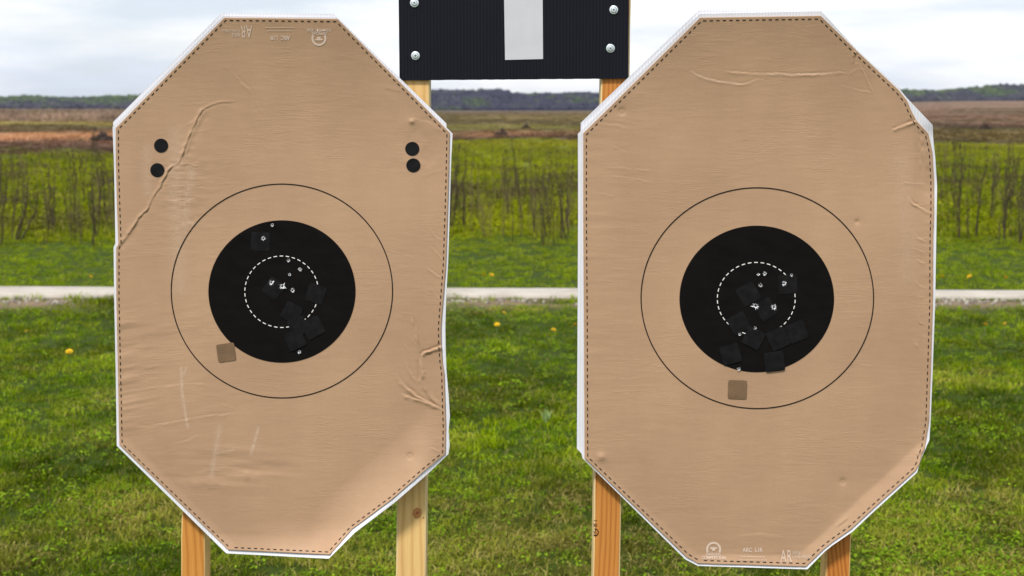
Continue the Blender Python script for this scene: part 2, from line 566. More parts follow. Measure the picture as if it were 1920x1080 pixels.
def blades(name, nb, h, w, spread, lean, mat, seed, straw=0.1, curl=0.5):
    r = random.Random(seed)
    V, F, B = [], [], []
    for i in range(nb):
        a = r.uniform(0, 6.283); rad = spread * math.sqrt(r.random())
        bx, by = rad * math.cos(a), rad * math.sin(a)
        hh = h * r.uniform(0.55, 1.15); ww = w * r.uniform(0.7, 1.3)
        la = r.uniform(0, 6.283); ln = lean * r.uniform(0.2, 1.2) * hh
        fa = r.uniform(0, 3.14); dx, dy = math.cos(fa) * ww / 2, math.sin(fa) * ww / 2
        lx, ly = math.cos(la) * ln, math.sin(la) * ln
        k = len(V)
        m_ = 0.45
        V += [(bx - dx, by - dy, 0), (bx + dx, by + dy, 0),
              (bx + lx * m_ * curl - dx * .9, by + ly * m_ * curl - dy * .9, hh * 0.55), (bx + lx * m_ * curl + dx * .9, by + ly * m_ * curl + dy * .9, hh * 0.55),
              (bx + lx, by + ly, hh * (1 - 0.25 * lean))]
        F += [(k, k + 1, k + 3, k + 2), (k + 2, k + 3, k + 4)]
        bv = r.uniform(0.9, 1.0) if r.random() < straw else r.uniform(0, 0.8)
        B += [bv] * 5
    me = mesh_np(name, V, F, [mat])
    at_ = me.attributes.new('bvar', 'FLOAT', 'POINT'); at_.data.foreach_set('value', np.array(B, np.float32))
    return me


def leaflets(name, nb, h, size, spread, mat, seed):
    r = random.Random(seed)
    V, F, B = [], [], []
    for i in range(nb):
        a = r.uniform(0, 6.283); rad = spread * math.sqrt(r.random())
        cx, cy, cz = rad * math.cos(a), rad * math.sin(a), h * r.uniform(0.35, 1.0)
        t = r.uniform(0, 6.283); ti = r.uniform(-0.7, 0.7); s = size * r.uniform(0.6, 1.2)
        k = len(V); n = 6
        for j in range(n):
            q = 6.283 * j / n
            x, y = s * math.cos(q), s * 0.62 * math.sin(q)
            V.append((cx + x * math.cos(t) * math.cos(ti) - y * math.sin(t), cy + x * math.sin(t) * math.cos(ti) + y * math.cos(t), cz + x * math.sin(ti)))
        F.append(tuple(range(k, k + n)))
        B += [r.uniform(0.1, 0.8)] * n
    me = mesh_np(name, V, F, [mat])
    at_ = me.attributes.new('bvar', 'FLOAT', 'POINT'); at_.data.foreach_set('value', np.array(B, np.float32))
    return me


def lawn_points(n, x0, x1, y0, y1, seed):
    r = np.random.default_rng(seed)
    # even in the picture: more tufts per square metre near the camera
    t = r.random(n)
    y = y0 * (y1 / y0) ** t if y0 > 0 else r.uniform(y0, y1, n)
    half = np.maximum(np.abs(x1) * 0 + (0.46 * y + 0.9), 0)
    x = r.uniform(-1, 1, n) * half
    return x, y, r


def mixc(a, b, k):
    return np.array(a) * (1 - k[:, None]) + np.array(b) * k[:, None]


def build_lawn():
    src = [blades('turf', 18, 0.042, 0.0040, 0.05, 0.9, M_LEAF, s, 0.06) for s in (1, 2, 3)]
    src += [blades('turf_fine', 22, 0.034, 0.0034, 0.055, 1.1, M_LEAF, 9, 0.07)]
    src += [leaflets('clover', 22, 0.036, 0.0060, 0.055, M_LEAF, 5), leaflets('broadleaf', 12, 0.03, 0.0095, 0.055, M_LEAF, 6)]
    src += [blades('straw', 18, 0.034, 0.0046, 0.06, 1.7, M_LEAF, 8, 0.75)]
    x, y, r = lawn_points(56000, -5, 5, 2.3, 17.6, 3)
    gap = (y > 11.18 - 0.006 * x + 0.1 * (fnoise(x * 2.3, x * 0, 83) - 0.6)) & (y < 11.68 - 0.031 * x)
    soilm = (np.exp(-((y - 10.92) / 0.2) ** 2) * smooth(0.42, 0.6, fnoise(x * 1.1, y * 1.5, 33))) > r.random(len(x)) * 0.8
    keep = ~gap & ~soilm
    x, y = x[keep], y[keep]; n = len(x)
    big = fnoise(x * 0.55, y * 0.55, 61); med = fnoise(x * 2.2, y * 2.2, 67); cl = fnoise(x * 1.6 + 9, y * 1.6, 71); fine = r.random(n)
    col = mixc((0.075, 0.150, 0.001), (0.275, 0.37, 0.003), smooth(0.3, 0.7, 0.6 * med + 0.4 * fine))
    dryness = smooth(0.46, 0.74, 0.5 * big + 0.5 * med + 0.20 * smooth(6.3, 4.6, y) - 0.05)
    col = mixc((0, 0, 0), (1, 1, 1), np.zeros(n)) + col * (1 - 0.55 * dryness[:, None]) + np.array((0.30, 0.235, 0.06)) * (0.55 * dryness[:, None])
    col = col * (0.45 + 0.72 * smooth(0.28, 0.7, fnoise(x * 3.1, y * 1.7, 73)))[:, None]  # patchy tone, darkened further to paint in shade contrast the fill light lacks
    far = smooth(11.4, 11.8, y)
    col = col * (1 - 0.75 * far[:, None]) + mixc((0.17, 0.29, 0.003), (0.32, 0.41, 0.006), fine) * 0.75 * far[:, None]
    pick = r.integers(0, 4, n)
    clover = (0.10 + smooth(0.52, 0.7, cl) * 0.3 > r.random(n)) & (y < 12)
    pick = np.where(clover, r.integers(4, 6, n), pick)
    col = np.where(clover[:, None], mixc((0.11, 0.22, 0.006), (0.26, 0.38, 0.02), fine), col)
    straw = dryness * 0.35 * (1 - far) > r.random(n)
    pick = np.where(straw & ~clover, 6, pick)
    s = (0.6 + 0.55 * r.random(n)) * (0.7 + 0.55 * med) * np.where(y > 12, 1.0, 1.0)
    s *= 1 + 1.0 * np.exp(-((y - 11.08) / 0.2) ** 2) * smooth(0.45, 0.6, fnoise(x * 1.5, y * 0, 81))
    rot = np.zeros((n, 3)); rot[:, 2] = r.uniform(0, 6.283, n); rot[:, 0] = r.normal(0, 0.12, n)
    scl = np.stack([s, s, s * r.uniform(0.75, 1.15, n)], -1)
    pts = np.stack([x, y, ground_z(x, y) - 0.003], -1)
    scatter('lawn_grass', pts, rot, scl, col, pick, src, 'short patchy green lawn with straw and clover', 'grass')


def build_meadow():
    src = [blades('tall_grass', 30, 0.17, 0.012, 0.17, 0.9, M_LEAF, s, 0.10) for s in (21, 22, 23)]
    src += [leaflets('weed_leaves', 26, 0.15, 0.030, 0.17, M_LEAF, 24)]
    x, y, r = lawn_points(32000, 0, 0, 14.2, 76, 13)
    kk = smooth(14.0, 17.0, y + 1.2 * (fnoise(x * 0.5, y * 0.5, 95) - 0.5)) > r.random(len(x)); x, y = x[kk], y[kk]
    n = len(x)
    u = x / y
    lim = np.where(u < -0.15, 45, np.where(u > 0.15, 58, 66))
    keep = y < lim * (0.97 + 0.06 * r.random(n)); x, y, u = x[keep], y[keep], u[keep]; n = len(x)
    big = fnoise(x * 0.22, y * 0.12, 91); med = fnoise(x * 0.9, y * 0.5, 93); fine = r.random(n)
    col = mixc((0.125, 0.175, 0.003), (0.30, 0.325, 0.008), smooth(0.25, 0.75, 0.5 * big + 0.5 * fine))
    yel = smooth(38, 60, y) * 0.6
    col = col * (1 - yel[:, None]) + mixc((0.25, 0.24, 0.014), (0.40, 0.37, 0.025), fine) * yel[:, None]
    brown = smooth(0.42, 0.66, med) * 0.7 * smooth(16.2, 19, y) * (1 - 0.5 * smooth(34, 45, y))
    col = col * (1 - brown[:, None]) + np.array((0.10, 0.078, 0.035)) * brown[:, None]
    s = (0.5 + 0.7 * r.random(n)) * (0.30 + 0.70 * smooth(15, 20, y)) * (0.7 + 0.5 * med)
    rot = np.zeros((n, 3)); rot[:, 2] = r.uniform(0, 6.283, n)
    scl = np.stack([s * 1.2, s * 1.2, s], -1)
    pts = np.stack([x, y, ground_z(x, y) - 0.01], -1)
    scatter('meadow_grass', pts, rot, scl, col, r.integers(0, 4, n), src, 'rough yellow-green meadow growth beyond the mown lawn', 'meadow')


def build_far_brush():
    src = [blades('dry_clump', 30, 0.5, 0.03, 0.5, 0.7, M_DRY, s, 0.05) for s in (31, 32, 33)]
    x, y, r = lawn_points(26000, 0, 0, 44, 900, 17)
    n = len(x); u = x / y
    lim = np.where(u < -0.15, 45.5, np.where(u > 0.15, 58, 66))
    keep = y > lim; x, y, u = x[keep], y[keep], u[keep]; n = len(x)
    fine = r.random(n)
    col = band_color(x, y) * (0.65 + 0.8 * fine[:, None])
    grey = (smooth(-0.13, -0.2, u) * smooth(165, 190, y))
    s = (0.25 + 0.45 * r.random(n)) * (0.7 + y / 260.0) * (1 + 1.2 * grey)
    scl = np.stack([s * 1.5, s * 1.5, 0.42 * np.minimum(s, 0.8) * (1 - grey) + grey * (1.3 + 1.5 * r.random(n))], -1)
    rot = np.zeros((n, 3)); rot[:, 2] = r.uniform(0, 6.283, n)
    pts = np.stack([x, y, ground_z(x, y) - 0.02], -1)
    scatter('far_brush', pts, rot, scl, col, r.integers(0, 3, n), src, 'dry brown brush and weeds covering the far field', 'brush')


build_lawn()
build_meadow()
build_far_brush()

# ---- hills with woods
SKYLINE = [(-1500, 186), (-600, 178), (0, 183), (60, 181), (120, 184), (260, 180), (420, 177), (600, 175), (812, 171), (840, 169), (862, 171.5), (885, 169.5),
           (925, 169), (950, 171.5), (985, 175.5), (1040, 175.5), (1090, 173.5), (1180, 178), (1450, 180), (1690, 170), (1757, 171), (1790, 167), (1840, 163), (1880, 160.5), (1920, 159.5), (2500, 152), (3400, 165)]
sk = np.array(SKYLINE, float)
TREE = 5.0


def build_hills():
    px = np.linspace(-1500, 3400, 500)
    top = np.interp(px, sk[:, 0], sk[:, 1])
    u = (px - 960) / FPX
    rows = []
    RN = 26
    for k in range(RN):
        t = k / (RN - 1)
        Y = 1750 + 850 * t if t < 0.8 else 1750 + 850 * 0.8 + (t - 0.8) * 2600
        hz = (203 - top) / FPX * 2430 + CAM_H - TREE
        base = ground_z(u * 1750, np.full_like(u, 1750.0)) - 1.0
        prof = smooth(0, 0.8, np.array(t)) if t < 0.8 else 1 - smooth(0.8, 1.0, np.array(t)) * 1.2
        z = base + (hz - base) * prof + 1.2 * (fnoise(px / 60, np.full_like(px, k * 0.7), 101) - 0.5) * min(1, t * 3)
        rows.append(np.stack([u * Y, np.full_like(u, Y), z], -1))
    P = np.stack(rows)[:, ::-1]
    hm = plain('hill_ground', (0.09, 0.075, 0.06), 0.95, 0.05, noise=0.3, nscale=0.02)
    tag(link('hills', mesh_grid('hills', P, [hm])), 'low hills along the horizon', 'hills', kind='structure')
    # tree crowns
    srcs = []
    for s in range(4):
        r = random.Random(200 + s)
        V, F, B = [], [], []
        for j in range(7):
            c = (r.uniform(-0.28, 0.28), r.uniform(-0.28, 0.28), 0.45 + r.uniform(-0.22, 0.3))
            rad = r.uniform(0.2, 0.34)
            bm = bmesh.new(); bmesh.ops.create_icosphere(bm, subdivisions=1, radius=rad)
            k = len(V)
            for v in bm.verts:
                q = 1 + r.uniform(-0.25, 0.25)
                V.append((c[0] + v.co.x * q, c[1] + v.co.y * q, c[2] + v.co.z * q))
            F += [tuple(k + v.index for v in f.verts) for f in bm.faces]
            B += [r.uniform(0.05, 0.75)] * len(bm.verts)
            bm.free()
        k = len(V)   # trunk
        V += [(-0.03, -0.03, -0.1), (0.03, -0.03, -0.1), (0.0, 0.04, -0.1), (0, 0, 0.5)]
        F += [(k, k + 1, k + 3), (k + 1, k + 2, k + 3), (k + 2, k, k + 3)]; B += [0.1] * 4
        me = mesh_np('tree_crown', V, F, [M_CROWN], smooth_shade=False)
        a = me.attributes.new('bvar', 'FLOAT', 'POINT'); a.data.foreach_set('value', np.array(B, np.float32))
        srcs.append(me)
    r = np.random.default_rng(77)
    n = 32000
    ci = r.uniform(0, 499, n); ri = r.uniform(0.05, RN * 0.83, n)
    i0 = ci.astype(int).clip(0, 498); j0 = ri.astype(int).clip(0, RN - 2)
    fi, fj = (ci - i0)[:, None], (ri - j0)[:, None]
    Q = P
    pts = (Q[j0, i0] * (1 - fi) + Q[j0, i0 + 1] * fi) * (1 - fj) + (Q[j0 + 1, i0] * (1 - fi) + Q[j0 + 1, i0 + 1] * fi) * fj
    pxs = 960 + pts[:, 0] / pts[:, 1] * FPX
    t = ri / (RN * 0.8)
    g = fnoise(pxs / 45, t * 5, 111) * 0.6 + fnoise(pxs / 12, t * 9, 113) * 0.4
    greenness = smooth(0.44, 0.62, g + np.where(np.abs(pxs - 960) > 500, 0.34, 0.08) * (t - 0.62) + np.where(np.abs(pxs - 960) > 500, 0.05, -0.03))
    fine = r.random(n)
    bare = mixc((0.062, 0.050, 0.076), (0.118, 0.097, 0.130), fine)
    green = mixc((0.055, 0.085, 0.03), (0.15, 0.19, 0.05), fine)
    col = bare * (1 - greenness[:, None]) + green * greenness[:, None]
    dark = smooth(0.55, 0.3, g)[:, None] * 0.5
    col = col * (1 - dark) + np.array((0.030, 0.036, 0.046)) * dark
    s = r.uniform(4.5, 8.0, n) * (0.7 + 0.5 * fnoise(pxs / 30, t * 3, 117))
    scl = np.stack([s * 1.25, s * 1.25, s], -1)
    rot = np.zeros((n, 3)); rot[:, 2] = r.uniform(0, 6.283, n)
    col = col * np.where(np.abs(pxs - 960)[:, None] > 500, np.array((0.66, 0.72, 0.62)), np.array((0.54, 0.56, 0.63)))
    scatter('wooded_hillside', pts, rot, scl, col, r.integers(0, 4, n), srcs, 'distant spring woods covering the hills, bare purple-grey and fresh green crowns', 'woods')


build_hills()

# ================================================================== POSTS
def post(name, front, ytop, side_mat, front_mat, label, extra_z=0.0):
    """front: ((y, xl, xr), (y, xl, xr)) photo pixels of the front face at two heights"""
    YF = Y0 + 0.014; D = 0.038
    (ya, la, ra), (yb, lb, rb) = front
    def edge(y, xa, xb):
        return np.interp(0, [0], [0]) + xa + (xb - xa) * (y - ya) / (yb - ya)
    pts = []
    ys = [ytop + (1500 - ytop) * k / 24 for k in range(25)]
    # go below the ground
    ybot = 540 + FPX * math.tan(math.atan((CAM_H + 0.12) / YF) - PITCH)
    ys = np.linspace(ytop, ybot, 40)
    bw = 0.0022
    ring = []
    rr = random.Random(name + label)
    xoff = [rr.uniform(-1, 1) for _ in ys]
    for i, y in enumerate(ys):
        pl = at(edge(y, la, lb), y, YF); pr = at(edge(y, ra, rb), y, YF)
        j = 0.0004 * xoff[i]
        xl, xr, z = pl[0] + j, pr[0] + j, (pl[2] + pr[2]) / 2
        ring.append([(xl, YF + bw, z), (xl + bw * .3, YF + bw * .3, z), (xl + bw, YF, z), (xr - bw, YF, z), (xr - bw * .3, YF + bw * .3, z), (xr, YF + bw, z),
                     (xr, YF + D - bw, z), (xr - bw, YF + D, z), (xl + bw, YF + D, z), (xl, YF + D - bw, z)])
    ring = np.array(ring)
    base = np.array([ring[-1, :, 0].mean(), YF + D / 2, 0.0])
    nr, nc, _ = ring.shape
    V = (ring - base).reshape(-1, 3)
    F, MI = [], []
    for i in range(nr - 1):
        for j in range(nc):
            k = (j + 1) % nc
            F.append((i * nc + j, (i + 1) * nc + j, (i + 1) * nc + k, i * nc + k))
            MI.append(0 if j == 2 else 1)
    F.append(tuple(range(nc))); MI.append(1)
    me = mesh_np(name, V, F, [front_mat, side_mat], MI, smooth_shade=False)
    o = link(name, me, None, tuple(base))
    tag(o, label, 'post', 'wooden stand posts')
    return o


W_CREAM = make_wood('pine_cream', (0.70, 0.455, 0.185), (0.55, 0.31, 0.105), 40, 3.1)
W_EDGE = make_wood('pine_pale_edge', (0.68, 0.52, 0.27), (0.56, 0.38, 0.17), 50, 7.7)
W_OR1 = make_wood('pine_orange', (0.57, 0.255, 0.055), (0.41, 0.15, 0.025), 42, 1.3, 0.02)
W_OR2 = make_wood('pine_deep_orange', (0.52, 0.215, 0.045), (0.36, 0.115, 0.02), 58, 4.9, -0.03)
W_OR3 = make_wood('pine_russet', (0.50, 0.185, 0.035), (0.27, 0.075, 0.012), 60, 9.2, 0.12)
post('wooden_post', ((960, 340, 385.5), (1080, 338.5, 384.5)), 190, W_CREAM, W_OR1, 'orange pine post under the lower left edge of the left target')
pB = post('wooden_post', ((150, 753, 806), (1080, 742, 798.5)), -330, W_EDGE, W_CREAM, 'pale yellow knotty pine post holding left side of the black sign')
pC = post('wooden_post', ((140, 1127, 1180.5), (1080, 1111, 1162.5)), -330, W_EDGE, W_OR2, 'orange pine post with ink stamp holding right side of the black sign')
post('wooden_post', ((1000, 1550, 1597), (1080, 1548, 1594)), 190, W_CREAM, W_OR3, 'russet straight-grained post at the lower right behind the right target')


def child_at(parent, name, V, F, mats, MI=None, smooth_shade=True):
    V = np.asarray(V, float) - np.array(parent.matrix_world.translation if parent.parent is None and False else parent['_o'])
    me = mesh_np(name, V, F, mats, MI, smooth_shade)
    return link(name, me, parent)


pB['_o'] = tuple(pB.location); pC['_o'] = tuple(pC.location)


def ellipse_rings(cx, cy, radii, Y, n=24, rot=0.0, jit=0.0, seed=1):
    r = random.Random(seed)
    V = [tuple(at(cx, cy, Y - 0.0004))]; F = []; MI = []
    jj = [1 + r.uniform(-jit, jit) for _ in range(n)]
    for k, (a, b) in enumerate(radii):
        for i in range(n):
            q = 6.2832 * i / n
            x, y = a * jj[i] * math.cos(q), b * jj[i] * math.sin(q)
            V.append(tuple(at(cx + x * math.cos(rot) - y * math.sin(rot), cy + x * math.sin(rot) + y * math.cos(rot), Y - 0.0004 + 0.0001 * k)))
    for i in range(n):
        j = (i + 1) % n
        F.append((0, 1 + j, 1 + i)); MI.append(0)
        for k in range(1, len(radii)):
            F.append((1 + (k - 1) * n + i, 1 + (k - 1) * n + j, 1 + k * n + j, 1 + k * n + i)); MI.append(k)
    return V, F, MI


M_K0 = plain('knot_core', (0.28, 0.085, 0.03), 0.6)
M_K1 = plain('knot_ring', (0.44, 0.19, 0.06), 0.6, noise=0.2, nscale=300)
M_K2 = plain('knot_rim', (0.40, 0.21, 0.085), 0.6, noise=0.25, nscale=200)
V, F, MI = ellipse_rings(782, 962, [(2, 2.5), (7, 9), (8.5, 10.5)], Y0 + 0.014, 26, 0.35, 0.07)
child_at(pB, 'knot', V, F, [M_K0, M_K1, M_K2], MI)
V, F, MI = ellipse_rings(794, 971, [(0.8, 0.8), (1.6, 1.6)], Y0 + 0.014, 10, 0.3, 0.1)
child_at(pB, 'knot', V, F, [M_K0, M_K2], MI)

# ================================================================== TARGETS
def seg_field(pts, X, Y):
    """signed distance and arclength fraction to a polyline"""
    best = np.full(X.shape, 1e9); sd = np.zeros(X.shape); ss = np.zeros(X.shape)
    p = np.array(pts, float)
    Ls = np.hypot(*(p[1:] - p[:-1]).T); T = Ls.sum(); acc = 0
    for (a, b), l in zip(zip(p[:-1], p[1:]), Ls):
        d = (b - a) / max(l, 1e-6)
        rx, ry = X - a[0], Y - a[1]
        t = np.clip(rx * d[0] + ry * d[1], 0, l)
        ex, ey = rx - t * d[0], ry - t * d[1]
        dist = np.hypot(ex, ey)
        side = np.sign(d[0] * ry - d[1] * rx)
        m = dist < best
        best = np.where(m, dist, best); sd = np.where(m, dist * np.where(side == 0, 1, side), sd); ss = np.where(m, (acc + t) / T, ss)
        acc += l
    return sd, ss


def edge_in(X, Y, p, q):
    """distance to the line p->q, positive on its right-hand (image) side"""
    d = np.array(q, float) - np.array(p, float); d /= np.hypot(*d)
    return d[0] * (Y - p[1]) - d[1] * (X - p[0])


class Sheet:
    def __init__(s, creases, curl, dimples=(), ripples=()):
        s.creases, s.curl, s.dimples, s.ripples = creases, curl, dimples, ripples

    def low(s, X, Y):
        return s.curl(X, Y)

    def full(s, X, Y):
        z = s.curl(X, Y)
        for pts, h, w, k in s.creases:
            p = np.array(pts, float); pad = w * 6
            m = (X > p[:, 0].min() - pad) & (X < p[:, 0].max() + pad) & (Y > p[:, 1].min() - pad) & (Y < p[:, 1].max() + pad)
            if not m.any(): continue
            w = w * 0.58; h = h * 0.44
            wob = 3.0 * (vnoise(X[m] / 13, Y[m] / 13, 7) - 0.5) + 1.6 * (vnoise(X[m] / 4.5, Y[m] / 4.5, 8) - 0.5)
            h = h * (0.25 + 1.5 * vnoise(X[m] / 11, Y[m] / 11, 12) * (0.5 + vnoise(X[m] / 27, Y[m] / 27, 14)))
            d, t = seg_field(pts, X[m], Y[m])
            d = d + wob
            tp = smooth(0, 0.16, t) * smooth(1.0, 0.84, t) * 0.92 + 0.08
            end = np.hypot(np.minimum(np.hypot(X[m] - p[0, 0], Y[m] - p[0, 1]), 9e9), 0)
            prof = np.exp(-np.sqrt((d / w) ** 2 + 0.06) * 1.15) + k * (d / w) * np.exp(-(d / (2.4 * w)) ** 2) * 0.55
            zz = np.zeros(z.shape); zz[m] = h * prof * tp
            z = z + zz
        for cx, cy, h, r in s.dimples:
            z = z + h * np.exp(-(((X - cx) / r) ** 2 + ((Y - cy) / r) ** 2)) + 0.4 * h * np.exp(-(((X - cx) / (4 * r)) ** 2 + ((Y - cy) / (3 * r)) ** 2))
        for f in s.ripples:
            z = z + f(X, Y)
        # gentle unevenness all over
        z = z + 0.35 * (fnoise(X / 70, Y / 30, 131) - 0.5) + 0.12 * (fnoise(X / 40, Y / 7, 137, 2) - 0.5)
        return np.maximum(z, s.curl(X, Y) - 1.5)


def chain(pts, t):
    p = np.array(pts, float)
    y = (p[:, 1] - p[0, 1]) / (p[-1, 1] - p[0, 1])
    y = np.maximum.accumulate(y + np.arange(len(y)) * 1e-7)
    return np.interp(t, y, p[:, 0]), np.interp(t, y, p[:, 1])


def knots(*ch):
    k = []
    for c in ch:
        p = np.array(c, float); k += list((p[:, 1] - p[0, 1]) / (p[-1, 1] - p[0, 1]))
    return np.clip(k, 0, 1)


def sheet_grid(Lc, Rc, nx, ny):
    t = np.unique(np.round(np.concatenate([np.linspace(0, 1, ny), knots(Lc, Rc)]), 6))
    lx, ly = chain(Lc, t); rx, ry = chain(Rc, t)
    s = np.linspace(0, 1, nx)
    X = lx[:, None] * (1 - s) + rx[:, None] * s
    Y = ly[:, None] * (1 - s) + ry[:, None] * s
    return X, Y


def paper_mesh(name, Lc, Rc, sh, org, scuffs):
    X, Y = sheet_grid(Lc, Rc, 450, 720)
    Z = sh.full(X, Y)
    # the sheet's outer rim goes back to the board
    X2 = np.pad(X, 1, 'edge'); Y2 = np.pad(Y, 1, 'edge'); Z2 = np.pad(Z, 1, 'edge')
    low = sh.low(X2, Y2)
    rim = np.ones(X2.shape, bool); rim[1:-1, 1:-1] = False
    Z2 = np.where(rim, np.minimum(Z2 - 0.3, low - 1.9), Z2)
    P = at(X2, Y2, Y0 - Z2 * 0.001) - np.array(org)
    sc_ = np.zeros(X2.shape)
    for pts, w, k in scuffs:
        p = np.array(pts, float)
        m = (X2 > p[:, 0].min() - 4 * w) & (X2 < p[:, 0].max() + 4 * w) & (Y2 > p[:, 1].min() - 4 * w) & (Y2 < p[:, 1].max() + 4 * w)
        d, t = seg_field(pts, X2[m], Y2[m])
        v = np.zeros(X2.shape); v[m] = 0.6 * k * np.exp(-(d / w) ** 2)
        sc_ = np.maximum(sc_, v)
    return mesh_grid(name, P, [M_PAPER], {'scuff': sc_.reshape(-1)})


def board_mesh(name, Lc, Rc, sh, org, z0, z1):
    X, Y = sheet_grid(Lc, Rc, 70, 90)
    low = sh.low(X, Y)
    ny, nx = X.shape
    f = at(X, Y, Y0 - (low - z0) * 0.001) - np.array(org)
    # the back keeps the outline of the front: push straight back
    b = f.copy(); b[..., 1] += (z1 - z0) * 0.001
    idx = np.arange(nx * ny).reshape(ny, nx); o = nx * ny
    F = list(np.stack([idx[:-1, :-1], idx[1:, :-1], idx[1:, 1:], idx[:-1, 1:]], -1).reshape(-1, 4))
    F += list(np.stack([idx[:-1, :-1], idx[:-1, 1:], idx[1:, 1:], idx[1:, :-1]], -1).reshape(-1, 4) + o)
    loop = list(idx[0, :]) + list(idx[1:, -1]) + list(idx[-1, -2::-1]) + list(idx[-2:0:-1, 0])
    V = np.concatenate([f.reshape(-1, 3), b.reshape(-1, 3)])
    k = len(V)
    lf = V[loop]; lb = V[[i + o for i in loop]]
    V = np.concatenate([V, lf, lb]); n = len(loop)
    for i in range(n):
        j = (i + 1) % n
        F.append((k + i, k + j, k + n + j, k + n + i))
    return mesh_np(name, V, F, [M_BOARD])


def text_mesh2d(body, size_px, bold=0.0, spacing=1.0):
    cu = bpy.data.curves.new('print_text', 'FONT')
    cu.body = body; cu.size = 1.0; cu.offset = bold; cu.space_character = spacing
    cu.align_x = 'CENTER'; cu.align_y = 'CENTER'
    o = bpy.data.objects.new('print_text', cu); COL.objects.link(o)
    dg = bpy.context.evaluated_depsgraph_get()
    me = bpy.data.meshes.new_from_object(o.evaluated_get(dg))
    V = np.array([v.co[:2] for v in me.vertices]); F = [tuple(p.vertices) for p in me.polygons]
    bpy.data.objects.remove(o, do_unlink=True); bpy.data.curves.remove(cu); bpy.data.meshes.remove(me)
    if len(V):
        V -= (V.max(0) + V.min(0)) / 2
    return V, F


